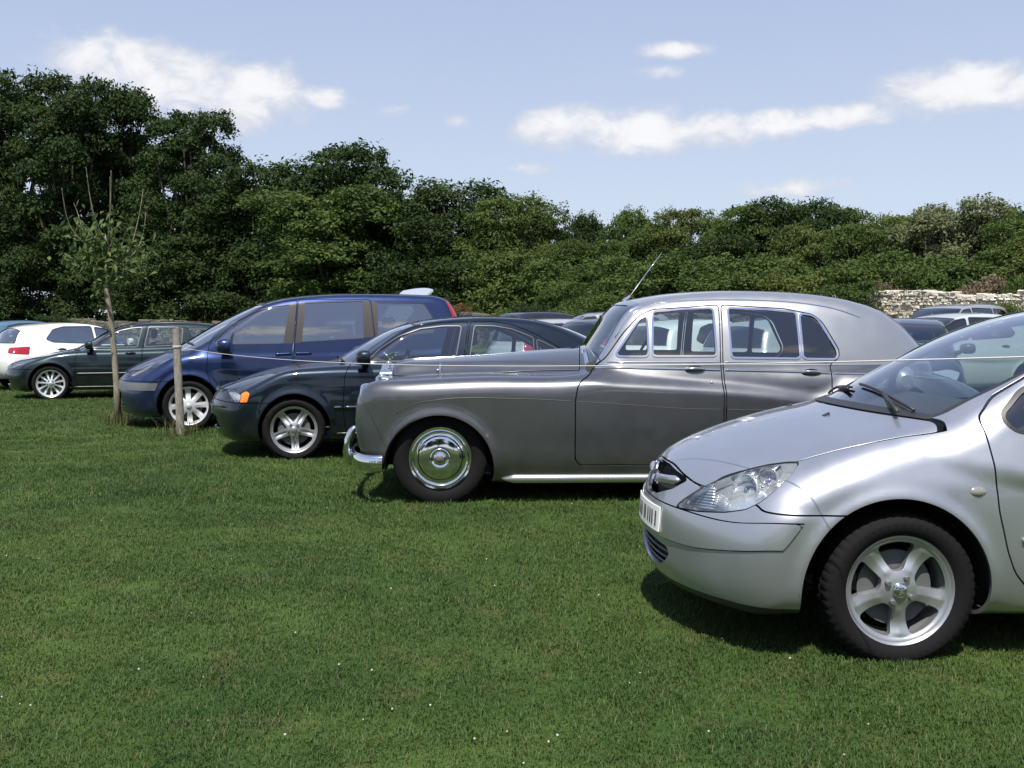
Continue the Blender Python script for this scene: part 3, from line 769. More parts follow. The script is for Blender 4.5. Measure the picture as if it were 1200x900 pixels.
    bump = lambda V: np.maximum(V[:, 2] - zl(np.abs(V[:, 1])), V[:, 0] + .15)
    car.panel(bump, 'bumper')
    # upper grille beside the badge, lower intake, rub strip, black lip
    gr = front(fillet([(-.3, .578), (.10, .592), (.28, .640), (.365, .690), (.33, .704), (.1, .731), (-.3, .733)], .02), -.6)
    car.carve(grow(gr, .0), 'grille', ['bumper', 'body'])
    intake = front(fillet([(-.4, .262), (.14, .268), (.27, .308), (.328, .357), (.305, .385), (.12, .398), (-.4, .40)], .04), -.5)
    car.carve(intake, 'intake', 'bumper')
    strip = lambda V: np.maximum.reduce([V[:, 2] - curve1([(0, .575), (.4, .572), (.7, .566), (.86, .588), (.95, .588)])(np.abs(V[:, 1])), curve1([(0, .410), (.35, .421), (.54, .428), (.78, .462), (.86, .479), (.95, .482)])(np.abs(V[:, 1])) - V[:, 2], V[:, 0] - (-.495 + .75 * (V[:, 2] - .478))])
    car.panel(strip, 'strip', 'bumper', .0028)
    car.carve(lambda V: np.maximum(V[:, 2] - .232, V[:, 0] + .2), 'lip', 'bumper')
    arches(car, ARCH)
    glassn = {'w1', 'w2', 'w3', 'q1', 'scr', 'rw'}
    r = car.root
    car.emit('body', 'body_shell', SIL, False)
    d1 = car.emit('door1', 'front_door', SIL); d2 = car.emit('door2', 'rear_door', SIL)
    bo = car.emit('bonnet', 'bonnet', SIL, False, .02); bu = car.emit('bumper', 'front_bumper', SIL, False, .02)
    for nm, par in (('q1', d1), ('w1', d1), ('w2', d2), ('w3', None)):
        car.emit(nm + 't', 'window_seal', PLAST, True, .01, .001, par); car.emit(nm, 'side_window', GLASS, True, 0, -.006, par)
    car.emit('scrt', 'windscreen_seal', PLAST, False, .008, .0); car.emit('scr', 'windscreen', GLASS, False, 0, -.003)
    car.emit('rwt', 'rear_window_seal', PLAST, False, .008); car.emit('rw', 'rear_window', GLASSD, False, 0, -.003)
    car.emit('strip', 'bumper_strip', SIL, False, .012, .007, bu[0]); car.emit('lip', 'lower_lip', PLAST, False, .02, 0, bu[0])
    car.emit('grille', 'upper_grille', DARK, False, 0, -.055, bu[0]); car.emit('intake', 'lower_intake', DARK, False, 0, -.06, bu[0])
    back_ = car.emit('lamp', 'headlamp', REFL, True, 0, -.050)
    car.emit('lamp', 'lamp_lens', LENS, True, 0, .0, back_)
    car.emit('lamp', 'lamp_bezel', REFL, True, .052, -.003, back_, rim_only=True)
    for sg, o in ((1, back_[0]), (-1, back_[1])):
        def bowl(c, rad, dep, nm, ax=(-.80, .56, .12)):
            d = Vector((ax[0], sg * ax[1], ax[2])).normalized(); q = d.to_track_quat('Z', 'Y')
            b = MB().lathe([(rad * math.sin(t), -dep * math.cos(t)) for t in np.linspace(.05, PI / 2, 8)] + [(rad * 1.06, .004), (rad * 1.06, -dep * .5)], 28, axis='z')
            b.v = [tuple(q @ Vector(v) + Vector((c[0], sg * c[1], c[2]))) for v in b.v]; b.build(nm, REFL, o, smooth=True)
            b = MB().lathe([(.012 * math.sin(t), -dep * .35 + .018 * math.cos(t)) for t in np.linspace(0.02, PI, 7)], 12, axis='z')
            b.v = [tuple(q @ Vector(v) + Vector((c[0], sg * c[1], c[2]))) for v in b.v]; b.build('lamp_bulb', principled('bulb_glass', (.6, .62, .66), .05, 1.0), o, smooth=True)
        bowl((-.585, .610, .688), .062, .05, 'main_reflector'); bowl((-.498, .640, .742), .040, .035, 'side_reflector', (-.55, .8, .2))
        for k in range(8):          # ribbed indicator at the inner end
            u = k / 7; z = .585 + .085 * u; b = MB().tube([(-.772 + .035 * u, sg * (.385 + .03 * u), z), (-.738 + .03 * u, sg * (.455 + .01 * u), z + .004), (-.690, sg * (.525 - .008 * u), z + .006)], .0062, 6); b.build('indicator_rib', REFL, o, smooth=True)
    lining(car, ['body', 'door1', 'door2', 'w1t', 'w2t', 'w3t', 'q1t', 'scrt'], .7)
    wells(car, ARCH)
    a = wheels(car, 'star5', .316, .222, .200, 208, (0, 2.608), 1.50)
    # slats of the lower intake and the bar of the upper grille
    for k, z in enumerate((.295, .325, .355)):
        pts = []
        for y in np.linspace(-.30, .30, 21): pts.append((car.nose_x(abs(y), z) + .018, y, z))
        MB().tube(pts, .0055, 6).build('intake_slat', GREYPL, bu[0], smooth=True)
    pts = [(car.nose_x(abs(y), .665) + .010, y, .652 + .10 * abs(y)) for y in np.linspace(-.30, .30, 15)]
    MB().tube(pts, [.008] + [.021] * 13 + [.008], 10).build('grille_bar', SIL, bu[0], smooth=True)
    # rampant animal badge at the centre
    bx = car.nose_x(0, .67) - .010; pr = [(-.028, -.055), (-.012, -.06), (-.004, -.02), (.012, -.05), (.030, -.045), (.018, -.01), (.034, .012), (.012, .018), (.020, .055), (-.006, .062), (-.020, .045), (-.010, .02), (-.034, .028), (-.036, .014), (-.016, .0), (-.022, -.02)]
    b = MB().prism(pr, -.006, .006); b.v = [(bx + .35 * v[2] + v[1] * .9 - .008, v[0] * 1.0, .672 + v[2] * .95) for v in b.v]; b.build('badge', CHROME, bu[0])
    # number plate bent to the bumper; only its dark strokes can be made out
    cx = lambda y, z: car.nose_x(abs(y), z) - .010
    ys = np.linspace(-.25, .25, 15); vs = []; fs = []
    for y in ys:
        for z, o_ in ((.440, 0), (.552, 0), (.552, -.006), (.440, -.006)): vs.append((cx(y, z) + o_, y, z))
    for i in range(14):
        a, c = i * 4, i * 4 + 4; fs += [(a + 3, a + 2, c + 2, c + 3), (a + 1, a, c, c + 1), (a + 2, a + 1, c + 1, c + 2), (a, a + 3, c + 3, c)]
    fs += [(0, 1, 2, 3), (56, 59, 58, 57)]; po = MB().add(vs, fs).build('number_plate', WHITEP, bu[0])
    for y in (.205, .175, .125, .095, .06, .0, -.03, -.085, -.125, -.16, -.21):
        w_ = .0075; zz = (.462, .53); MB().add([(cx(y - w_, z) - .0075, y - w_, z) for z in zz] + [(cx(y + w_, z) - .0075, y + w_, z) for z in zz[::-1]], [(0, 1, 2, 3)]).build('plate_stroke', BLACKP, po)
    # door furniture
    for par, x in ((d1, .0),):
        for sg, dd in ((1, par[0]), (-1, par[1])):
            pts = [(.475 + q, sg * (car.hit(.475 + q, .515) + .004), .515 + .004 * q) for q in np.linspace(0, .93, 12)]
            MB().tube(pts, [.010] + [.019] * 10 + [.012], 8).build('door_moulding', SIL, dd, smooth=True)
    handle(car, 1.26, .93, SIL, d1); handle(car, 2.28, .95, SIL, d2)
    mirror_unit(car, .74, 1.0, SIL, 1.0, .18, d1)
    for sg in (1, -1):     # side repeater
        x0, z0 = .294, .712; w = car.hit(x0, z0); b = MB(); n = 20; vs = [(x0, sg * (w + .010), z0)]
        for rr_, o_ in ((.6, .008), (1.0, .0)):
            for k in range(n): t = 2 * PI * k / n; xx, zz = x0 + .034 * rr_ * math.cos(t), z0 + .020 * rr_ * math.sin(t); vs.append((xx, sg * (car.hit(xx, zz) + o_ + .001), zz))
        fs = [(0, 1 + k, 1 + (k + 1) % n) for k in range(n)] + [(1 + k, 1 + n + k, 1 + n + (k + 1) % n, 1 + (k + 1) % n) for k in range(n)]
        b.add(vs, fs).build('side_repeater', principled('smoked_lens', (.20, .20, .18), .10, 0, 1), r, smooth=True)
    # wipers, washer jets
    for y0, y1, q in ((.05, .62, .0), (-.55, .02, .0)):
        pts = []
        for u in np.linspace(0, 1, 9):
            y = y0 + (y1 - y0) * u; x = .06 + .16 * abs(y)**2 + .055 + .03 * u; z = car.top(x, y) + .012; pts.append((x, y, z))
        b = MB().tube(pts, .007, 6); b.tube([pts[4], (pts[4][0] - .06, y0 - .02, pts[0][2] - .005)], .009, 6); b.build('wiper', PLAST, r, smooth=True)
    for y in (-.27, .27):
        x = -.12; z = car.top(x, y); b = MB(); b.add([(x - .018, y - .014, z - .002), (x + .014, y - .012, z - .002), (x + .014, y + .012, z - .002), (x - .018, y + .014, z - .002), (x + .010, y - .008, z + .014), (x + .014, y + .008, z + .014)], [(0, 1, 2, 3), (0, 4, 1), (0, 3, 5, 4), (3, 2, 5), (1, 4, 5, 2)]); b.build('washer_jet', PLAST, bo[0])
    interior(car, .66, 1.02, .66, [(1.0, -.36, .30, {}), (1.0, .36, .30, {}), (1.95, -.34, .30, dict(w=.6)), (1.95, .34, .30, dict(w=.6))], SEATG, (.86, -.36, 1.0))
    # tail lamps
    for sg in (1, -1):
        b = MB(); x = car.tail_x(.62, .95); b.box((x - .05, sg * .60 - .12, .82), (x + .02, sg * .60 + .12, 1.06), .04); b.build('tail_lamp', REDL, r, angle=50)
    return car

# ------------------------------------------------------------------ vintage grey saloon
def build_vintage(loc, rz, h=.019):
    ARCH = [(-.005, .275, .415), (3.124, .275, .405)]
    zc = curve1([(-.7, .86), (-.5, .91), (-.2, .955), (.3, .98), (1.1, .975), (1.34, .943), (1.74, .920), (2.2, .890), (2.54, .855), (2.9, .80), (3.3, .72), (4.7, .6)])
    amp = curve1([(-.7, .0), (.9, .02), (1.15, .055), (1.8, .075), (2.4, .060), (2.9, .03), (3.3, .01), (4.7, .0)])
    P = curve1([(-.75, .66), (-.58, .80), (-.38, .875), (0, .925), (.5, .935), (1, .935), (2, .930), (3, .925), (3.6, .90), (4.2, .83), (4.7, .70)])
    low = curve1([(.0, .10), (.16, .045), (.25, .035), (.34, .014), (.5, .004), (.7, .0), (2.2, .0)])
    def W(X, Z):
        c = zc(X); w = P(X) - low(Z) - amp(X) * sstep(Z, c - .05, c + .06) - .12 * np.maximum(Z - c, 0) * sstep(X, .8, 1.2)
        d = np.hypot(X + .005, Z - .275); w = w + .014 * np.exp(-((d - .415) / .045)**2)
        w = w + .030 * np.exp(-((Z - .165) / .045)**2) * sstep(X, .40, .55) * (1 - sstep(X, 2.5, 2.7))
        return w
    FB = Solid(catmull([(-.50, .30), (-.56, .40), (-.60, .55), (-.60, .72), (-.56, .86), (-.47, .935), (-.2, .968), (.3, .992), (1.0, 1.0), (1.3, 1.05), (2.0, 1.07), (3.1, 1.06), (3.8, 1.02), (4.25, .92), (4.52, .74), (4.6, .52), (4.52, .32), (4.2, .24),
                        (3.1, .20), (1.5, .155), (.5, .155), (0, .20)]), W, .15, .93, (-.14, -.5, -.1), (.25, 3.2, 4.2), .02, None, 2.0)
    bw = curve1([(-.6, .27), (-.4, .30), (0, .36), (.6, .47), (1.1, .60), (1.5, .66)])
    BN = Solid(catmull([(-.415, .5), (-.415, .9), (-.405, 1.02), (-.37, 1.062), (-.1, 1.088), (.29, 1.112), (.72, 1.145), (1.12, 1.172), (1.35, 1.18), (1.5, .9), (1.3, .5), (.4, .45)]), lambda X, Z: bw(X) + .25 * np.maximum(1.05 - Z, 0), .12, .6, (0, -2, -1), (0, 5, 6), 0, lambda x: .10 + .06 * sstep(x, -.4, 1.2), 2)
    cp = curve1([(1.0, .68), (1.3, .765), (1.8, .80), (2.6, .805), (3.1, .785), (3.5, .72), (4.1, .55)])
    def WC(X, Z):
        d = np.maximum(Z - 1.08, -.3); return cp(X) - .20 * d - .30 * np.maximum(d, 0)**2
    C = Solid(catmull([(1.06, .98), (1.13, 1.13), (1.24, 1.30), (1.36, 1.47), (1.46, 1.548), (1.66, 1.598), (1.93, 1.636), (2.3, 1.656), (2.73, 1.650), (3.13, 1.617), (3.39, 1.572), (3.61, 1.50), (3.78, 1.39), (3.89, 1.28), (4.0, 1.14), (4.05, 1.0), (3.9, .8), (1.2, .8)]), WC, .13, .78, (.13, 1.4, 2.2), (.26, 2.7, 3.5), .055, None, 2.2)
    RFs = Solid(catmull([(2.60, .30), (2.66, .58), (2.80, .78), (3.0, .92), (3.25, 1.0), (3.6, 1.02), (4.0, .95), (4.4, .78), (4.62, .55), (4.58, .30), (4.2, .24), (3.1, .22)]), lambda X, Z: curve1([(2.5, .90), (2.8, .935), (3.2, .955), (3.8, .945), (4.3, .90), (4.7, .80)])(X) - low(Z) - .10 * np.maximum(Z - .75, 0), .17, .95, (-.10, 2.6, 3.0), (.30, 3.6, 4.3), .0, None, 2)
    F = lambda P: smin(smin(smin(FB(P), RFs(P), .035), BN(P), .07), C(P), .035)
    car = Car(F, (-.75, 0, .08), (4.8, 1.02, 1.75), h, 'vintage_saloon', 'vintage metallic grey saloon with chrome hub caps, winged mascot and roof aerial', 'car', loc, rz)
    car.lin_x = (1.35, 3.95); r = car.root
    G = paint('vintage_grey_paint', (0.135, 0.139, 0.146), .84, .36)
    D1 = fillet([(1.215, 1.06), (1.175, 1.02), (1.13, .978), (1.078, .95), (1.046, .905), (1.027, .794), (1.028, .345), (1.061, .305), (2.168, .300), (2.163, 1.117), (2.175, 1.528), (1.66, 1.492), (1.55, 1.446), (1.417, 1.304), (1.285, 1.12)], .03)
    D2 = fillet([(2.186, .300), (2.58, .305), (2.68, .40), (2.76, .58), (2.88, .72), (3.0, .82), (3.022, 1.07), (3.10, 1.115), (3.10, 1.18), (2.98, 1.40), (2.91, 1.455), (2.69, 1.498), (2.193, 1.528), (2.181, 1.117)], .03)
    wins = [('wq', fillet([(1.36, 1.135), (1.60, 1.135), (1.60, 1.445), (1.56, 1.42)], .03), 'door1'), ('w1', fillet([(1.645, 1.138), (2.125, 1.138), (2.122, 1.493), (1.90, 1.488), (1.66, 1.466)], .02), 'door1'),
            ('w2', fillet([(2.255, 1.125), (2.78, 1.118), (2.775, 1.462), (2.55, 1.484), (2.25, 1.495)], .02), 'door2'), ('w3', fillet([(2.815, 1.116), (3.075, 1.113), (3.08, 1.165), (2.94, 1.415), (2.90, 1.442), (2.813, 1.452)], .03), 'door2')]
    car.panel(side(D1), 'door1', 'body', .0045); car.panel(side(D2), 'door2', 'body', .0045)
    for nm, poly, frm in wins:
        car.carve(grow(side(poly), .015), nm + 't', frm); car.carve(side(poly), nm, nm + 't')
    scr = lambda V: np.maximum.reduce([np.abs(V[:, 1]) - (C.W(V[:, 0], V[:, 2]) - .085), V[:, 0] - 1.50 - .13 * np.abs(V[:, 1])**2, .035 - FB(V), .03 - BN(V), V[:, 2] - 1.535 + .05 * V[:, 1]**2])
    car.carve(both(grow(scr, .022), lambda V: C(V) - .012, lambda V: .006 - BN(V)), 'scrt'); car.carve(scr, 'scr', 'scrt')
    rw = lambda V: np.maximum.reduce([np.abs(V[:, 1]) - .46, 3.55 - V[:, 0], 1.2 - V[:, 2], V[:, 2] - 1.47])
    car.carve(both(grow(rw, .02), lambda V: C(V) - .01), 'rwt'); car.carve(rw, 'rw', 'rwt')
    bon = lambda V: np.maximum.reduce([BN(V) - .045, V[:, 0] - 1.09 - .06 * (1 - np.abs(V[:, 1]) / .6), .962 + .05 * sstep(V[:, 0], -.2, 1.0) - V[:, 2], -.395 - V[:, 0]])
    car.panel(bon, 'bonnet', 'body', .0035)
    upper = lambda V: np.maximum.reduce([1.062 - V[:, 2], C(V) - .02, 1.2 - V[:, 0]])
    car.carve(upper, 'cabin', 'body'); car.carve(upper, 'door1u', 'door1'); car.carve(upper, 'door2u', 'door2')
    arches(car, ARCH)
    G2 = paint('vintage_lit_grey_paint', (0.40, 0.405, 0.41), .80, .40); car.emit('cabin', 'cabin_shell', G2, False, .01)  # paler copy of the body grey: sun and sky brightness put into the colour
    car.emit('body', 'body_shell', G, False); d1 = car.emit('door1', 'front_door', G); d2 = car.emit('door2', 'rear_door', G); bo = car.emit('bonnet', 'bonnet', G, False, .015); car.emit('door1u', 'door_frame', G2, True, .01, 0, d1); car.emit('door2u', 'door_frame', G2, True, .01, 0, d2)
    for nm, poly, frm in wins:
        par = d1 if frm == 'door1' else d2
        car.emit(nm + 't', 'window_frame', CHROME, True, .012, .006, par); car.emit(nm, 'side_window', GLASS, True, 0, -.006, par)
    car.emit('scrt', 'windscreen_surround', CHROME, False, .01, .005); car.emit('scr', 'windscreen', GLASS, False, 0, -.003)
    car.emit('rwt', 'rear_window_surround', CHROME, False, .01, .004); car.emit('rw', 'rear_window', GLASS, False, 0, -.003)
    lining(car, ['body', 'cabin', 'door1u', 'door2u', 'door1', 'door2', 'w1t', 'w2t', 'w3t', 'wqt'], .75)
    wells(car, ARCH)
    wheels(car, 'chromecap', .366, .243, .205, 96, (0, 3.124), 1.52)
    def line(pts, rad, nm, mat, par, x0=-9, x1=9, proud=.0, n=40):
        f = curve1(pts); xs = [x for x in np.linspace(max(pts[0][0], x0), min(pts[-1][0], x1), n)]
        for sg, p_ in ((1, par[0]), (-1, par[1])):
            q = [(x, sg * (car.hit(x, float(f(x))) + proud), float(f(x))) for x in xs]; MB().tube(q, rad, 6).build(nm, mat, p_, smooth=True)
    rr2 = [r, r]
    belt = [(.20, 1.003), (.7, 1.014), (1.14, 1.040), (1.6, 1.036), (2.185, 1.024), (2.7, 1.010), (3.05, .997), (3.5, .985), (3.9, .95)]
    line(belt, .010, 'belt_moulding', CHROME, d1, 1.19, 2.155); line(belt, .010, 'belt_moulding', CHROME, d2, 2.195, 3.01); line(belt, .009, 'belt_moulding', CHROME, rr2, 3.035, 3.9)
    b2 = [(1.25, 1.083), (2.2, 1.083), (3.05, 1.078)]
    line(b2, .006, 'sill_moulding', CHROME, d1, 1.29, 2.155); line(b2, .006, 'sill_moulding', CHROME, d2, 2.195, 3.02)
    DK = principled('coachline_dark', (.05, .05, .052), .4); coach = [(-.33, .70), (-.26, .745), (-.15, .785), (.0, .808), (.155, .82), (.68, .812), (1.2, .782), (1.86, .735), (2.16, .728), (2.6, .72)]
    line(coach, .0032, 'coach_line', DK, rr2, -.33, 1.02, -.001); line(coach, .0032, 'coach_line', DK, d1, 1.035, 2.158, -.001); line(coach, .0032, 'coach_line', DK, d2, 2.192, 2.6, -.001)
    SILL = principled('bright_sill', (.55, .56, .57), .25, .85)
    for sg in (1, -1):
        q = [(x, sg * (car.hit(x, .20) - .004), .198) for x in np.linspace(.47, 2.58, 24)]; b = MB().tube(q, [.012] + [.036] * 22 + [.012], 10); b.build('sill_plate', SILL, r, smooth=True)
    # roof gutter
    gut = [(1.36, 1.27), (1.45, 1.395), (1.53, 1.475), (1.62, 1.525), (1.9, 1.556), (2.3, 1.566), (2.8, 1.545), (3.1, 1.497), (3.3, 1.43)]
    line(gut, .007, 'roof_gutter', CHROME, rr2, proud=-.002)
    # handles
    for (hx, hz, dd) in ((1.96, 1.030, d1), (2.86, 1.006, d2)): handle(car, hx, hz, CHROME, dd, .17, .04)
    for sg, dd in ((1, d1[0]), (-1, d1[1])): MB().lathe([(.013, .0), (.011, -.008), (.001, -.010)], 14, (2.08, -car.hit(2.08, .93), .93)).build('key_lock', CHROME, dd, smooth=True) if sg < 0 else None
    # radiator shell, slats, mascot
    rad = empty('radiator_grille', (0, 0, 0), 0, r)
    sec = fillet([(-.265, .40), (.265, .40), (.265, .985), (.0, 1.048), (-.265, .985)], .02); n = len(sec); b = MB()
    for (x0, x1, a, c) in ((-.505, -.405, 1.0, 1.0),):
        inner = [(y * .86, .70 + (z - .70) * .90 - .012) for y, z in sec]
        vs = [(x0, y, z) for y, z in sec] + [(x1, y, z) for y, z in sec] + [(x0, y, z) for y, z in inner] + [(x0 + .05, y, z) for y, z in inner]
        fs = []
        for i in range(n):
            j = (i + 1) % n; fs += [(i, j, n + j, n + i), (2 * n + i, 2 * n + j, j, i), (3 * n + i, 3 * n + j, 2 * n + j, 2 * n + i)]
        b.add(vs, fs)
    b.build('radiator_shell', CHROME, rad, angle=35)
    for k in range(19):
        y = -.215 + .43 * k / 18; MB().box((-.490, y - .004, .43), (-.455, y + .004, 1.0 - abs(y) * .22 - .035)).build('radiator_slat', CHROME, rad)
    MB().box((-.452, -.23, .42), (-.445, .23, .99)).build('radiator_core', DARK, rad)
    # winged figure leaning forward: body of stacked rings, wings swept back
    mas = empty('mascot', (-.455, 0, 1.046), 0, r); b = MB()
    b.lathe([(.001, .0), (.026, .0), (.024, .010), (.012, .014), (.010, .022)], 16, axis='z'); b.build('mascot_base', CHROME, mas, smooth=True)
    b = MB(); b.tube([(.010, 0, .020), (.004, 0, .038), (-.006, 0, .056), (-.020, 0, .072), (-.028, 0, .080)], [.011, .013, .011, .009, .005], 10)
    b.tube([(-.028, 0, .078), (-.034, 0, .084), (-.040, 0, .089), (-.045, 0, .090)], [.004, .008, .008, .003], 10); b.build('mascot_figure', CHROME, mas, smooth=True)
    for sg in (1, -1):
        b = MB(); out = [(-.016, .008, .066), (.010, .022, .080), (.045, .036, .092), (.075, .042, .094), (.050, .032, .074), (.058, .034, .066), (.030, .022, .056), (.032, .022, .046), (.006, .010, .042)]
        vs = [(x, sg * y, z) for x, y, z in out] + [(x + .002, sg * (y + .005), z + .001) for x, y, z in out]; n2 = len(out)
        b.add(vs, [tuple(range(n2)), tuple(range(n2, 2 * n2))[::-1]] + [(i, (i + 1) % n2, n2 + (i + 1) % n2, n2 + i) for i in range(n2)]); b.build('mascot_wing', CHROME, mas)
    # head lamps, side lamps
    for sg in (1, -1):
        y0 = sg * .635; hx = car.nose_x(.635, .80) + .075
        L = empty('headlamp', (hx, y0, .800), 0, r)
        MB().lathe([(.098, -.050), (.108, -.046), (.116, -.020), (.119, .02), (.117, .09)], 36, axis='x').build('lamp_rim', CHROME, L, smooth=True)
        MB().lathe([(.001, -.066), (.03, -.064), (.06, -.058), (.098, -.046)], 36, axis='x').build('lamp_lens', LENS, L, smooth=True)
        MB().lathe([(.001, .03), (.04, .02), (.075, -.005), (.097, -.04)], 36, axis='x').build('lamp_bowl', REFL, L, smooth=True)
        z = car.top(-.44, .66); b = MB(); pts = [(-.485, sg * .66, z + .020), (-.475, sg * .66, z + .022), (-.45, sg * .66, z + .022), (-.41, sg * .66, z + .016), (-.37, sg * .66, z + .006)]
        b.tube(pts, [.012, .020, .019, .013, .004], 12); b.build('side_lamp', CHROME, r, smooth=True)
    # bumpers: blade with wrapped ends, overriders
    def bumper(path, nm, sgn):
        sec = [(-.020, -.060), (-.034, -.045), (-.036, 0), (-.034, .045), (-.020, .060), (.0, .062), (.004, .0), (.0, -.062)]
        pts = catmull(path, False, 6); b = MB(); vs = []; fs = []; m = len(sec)
        for i, p in enumerate(pts):
            t = pts[min(i + 1, len(pts) - 1)] - pts[max(i - 1, 0)]; t /= np.linalg.norm(t); nx, ny = -abs(t[1]) * 1.0, t[0] * (1 if t[1] > 0 else -1)
            k = .55 if i in (0, len(pts) - 1) else 1
            nx, ny = (-t[1], t[0]) if sgn > 0 else (t[1], -t[0])
            for d, z in sec: vs.append((p[0] + (-d) * nx * k, p[1] + (-d) * ny * k, .325 + z * k))
        for i in range(len(pts) - 1):
            for j in range(m): fs.append((i * m + j, i * m + (j + 1) % m, (i + 1) * m + (j + 1) % m, (i + 1) * m + j))
        fs += [tuple(range(m)), tuple((len(pts) - 1) * m + j for j in range(m))[::-1]]
        return b.add(vs, fs).build(nm, CHROME, r, angle=45)
    bp = bumper([(-.43, -.915), (-.51, -.905), (-.585, -.85), (-.64, -.74), (-.69, -.5), (-.71, -.2), (-.71, .2), (-.69, .5), (-.64, .74), (-.585, .85), (-.51, .905), (-.43, .915)], 'front_bumper', 1)
    for sg in (1, -1):
        b = MB(); b.tube([(-.71, sg * .52, .262), (-.735, sg * .52, .295), (-.748, sg * .52, .37), (-.735, sg * .52, .46), (-.71, sg * .52, .53), (-.685, sg * .52, .555), (-.66, sg * .52, .553)], [.018, .030, .036, .034, .030, .024, .012], 14)
        b.build('overrider', CHROME, bp, smooth=True)
    bumper([(4.30, -.88), (4.50, -.80), (4.66, -.5), (4.70, 0), (4.66, .5), (4.50, .80), (4.30, .88)], 'rear_bumper', -1)
    for sg in (1, -1):
        b = MB(); x = car.tail_x(.74, .70); b.tube([(x - .03, sg * .74, .62), (x + .01, sg * .74, .66), (x + .012, sg * .74, .74), (x - .02, sg * .74, .80)], [.02, .045, .045, .02], 12); b.build('tail_lamp', REDL, r, smooth=True)
    # bonnet latch, wiper pivots, centre hinge
    for sg in (1, -1):
        x, z = -.01, 1.005; w = car.hit(x, z); b = MB(); b.tube([(x, sg * w, z - .05), (x, sg * (w + .016), z - .035), (x - .004, sg * (w + .02), z + .01), (x, sg * (w + .012), z + .06)], [.008, .014, .010, .006], 8); b.tube([(x, sg * w, z), (x - .03, sg * (w + .02), z + .004)], [.010, .012], 8); b.build('bonnet_latch', CHROME, bo[0], smooth=True)
        x = 1.155; y = .30; z = car.top(x, y); b = MB(); b.lathe([(.022, -.01), (.020, .014), (.008, .022), (.001, .024)], 14, (x, sg * y, z), 'z'); pts = [(x + .01 + .035 * u, sg * (y + .38 * u) - (.0 if sg > 0 else .0), car.top(x + .02 + .06 * u, y + .36 * u) + .014) for u in np.linspace(0, 1, 7)]
        b.tube(pts, .0055, 6); b.build('wiper', CHROME, r, angle=40)
    pts = [(x, 0, car.top(x, 0) + .002) for x in np.linspace(-.39, 1.08, 20)]; MB().tube(pts, .006, 6).build('bonnet_hinge', CHROME, bo[0], smooth=True)
    z = car.top(1.53, 0); b = MB(); b.tube([(1.52, 0, z - .01), (1.53, 0, z + .012), (1.56, 0, z + .03), (1.575, 0, z + .045)], [.020, .014, .011, .009], 10); b.build('aerial_base', CHROME, r, smooth=True)
    MB().tube([(1.575, 0, z + .045), (1.70, 0, z + .215), (1.84, 0, z + .405)], [.0045, .0038, .003], 6).build('aerial', CHROME, r, smooth=True)
    interior(car, 1.52, 1.10, .66, [(1.70, -.34, .36, dict(w=.62, head=False, back=.55)), (1.70, .34, .36, dict(w=.62, head=False, back=.55)), (2.75, -.34, .38, dict(w=.66, head=False, back=.58)), (2.75, .34, .38, dict(w=.66, head=False, back=.58))], SEATT, (1.72, .34, 1.08))
    MB().box((1.12, -.85, .15), (2.5, .85, .22)).build('chassis', DARK, r)
    return car

# ------------------------------------------------------------------ the other cars of the near row
TRIM = principled('bright_trim', (.11, .112, .116), .42, .7)
def emit_std(car, P, C, wins, mats, trim=PLAST):
    """shell, doors and glazing shared by the modern cars; wins: (name, polygon, parent label)"""
    car.emit('body', 'body_shell', P, False); par = {'body': None}
    for d, nm in (('door1', 'front_door'), ('door2', 'rear_door')):
        if d in car.sh.names: par[d] = car.emit(d, nm, P)
    for nm, poly, frm in wins:
        car.emit(nm + 't', 'window_trim', trim, True, .008, .002, par[frm]); car.emit(nm, 'side_window', mats, True, 0, -.006, par[frm])
    car.emit('scrt', 'windscreen_seal', PLAST, False, .008, .0); car.emit('scr', 'windscreen', mats, False, 0, -.003)
    car.emit('rwt', 'rear_window_seal', PLAST, False, .008); car.emit('rw', 'rear_window', mats, False, 0, -.003)
    return par
def glaze(car, A, C, wins, scr_x, scr_z, rw_x, rw_z0, rw_z1, mg=.055, rmg=.08, tw=.013):
    for nm, poly, frm in wins:
        car.carve(grow(side(poly), tw), nm + 't', frm); car.carve(side(poly), nm, nm + 't')
    onc = lambda V: C(V) - .014
    scr = lambda V: np.maximum.reduce([np.abs(V[:, 1]) - (C.W(V[:, 0], V[:, 2]) - mg), V[:, 0] - scr_x - .15 * V[:, 1]**2, .014 - A(V), V[:, 2] - scr_z + .05 * V[:, 1]**2])
    car.carve(both(grow(scr, .02), onc, lambda V: .003 - A(V)), 'scrt'); car.carve(scr, 'scr', 'scrt')
    rw = lambda V: np.maximum.reduce([np.abs(V[:, 1]) - (C.W(V[:, 0], V[:, 2]) - rmg), rw_x - V[:, 0], rw_z0 - V[:, 2], V[:, 2] - rw_z1, .01 - A(V)])
    car.carve(both(grow(rw, .02), onc), 'rwt'); car.carve(rw, 'rw', 'rwt')
def lamp_poly(pts3, al):
    c, d = math.cos(R_(al)), math.sin(R_(al)); return fillet([(x * c + w * d, z) for x, w, z in pts3], .012, 4)
def side_tube(car, pts, rad, nm, mat, par, n=24, proud=0.0):
    f = curve1(pts)
    for sg, p_ in ((1, par[0]), (-1, par[1])):
        q = [(x, sg * (car.hit(x, float(f(x))) + proud), float(f(x))) for x in np.linspace(pts[0][0], pts[-1][0], n)]; MB().tube(q, rad, 6).build(nm, mat, p_, smooth=True)
def rear_lamp(car, poly, al, xlim, frm='body'):
    car.carve(corner(poly, al, xlim, -1), 'tail', frm)

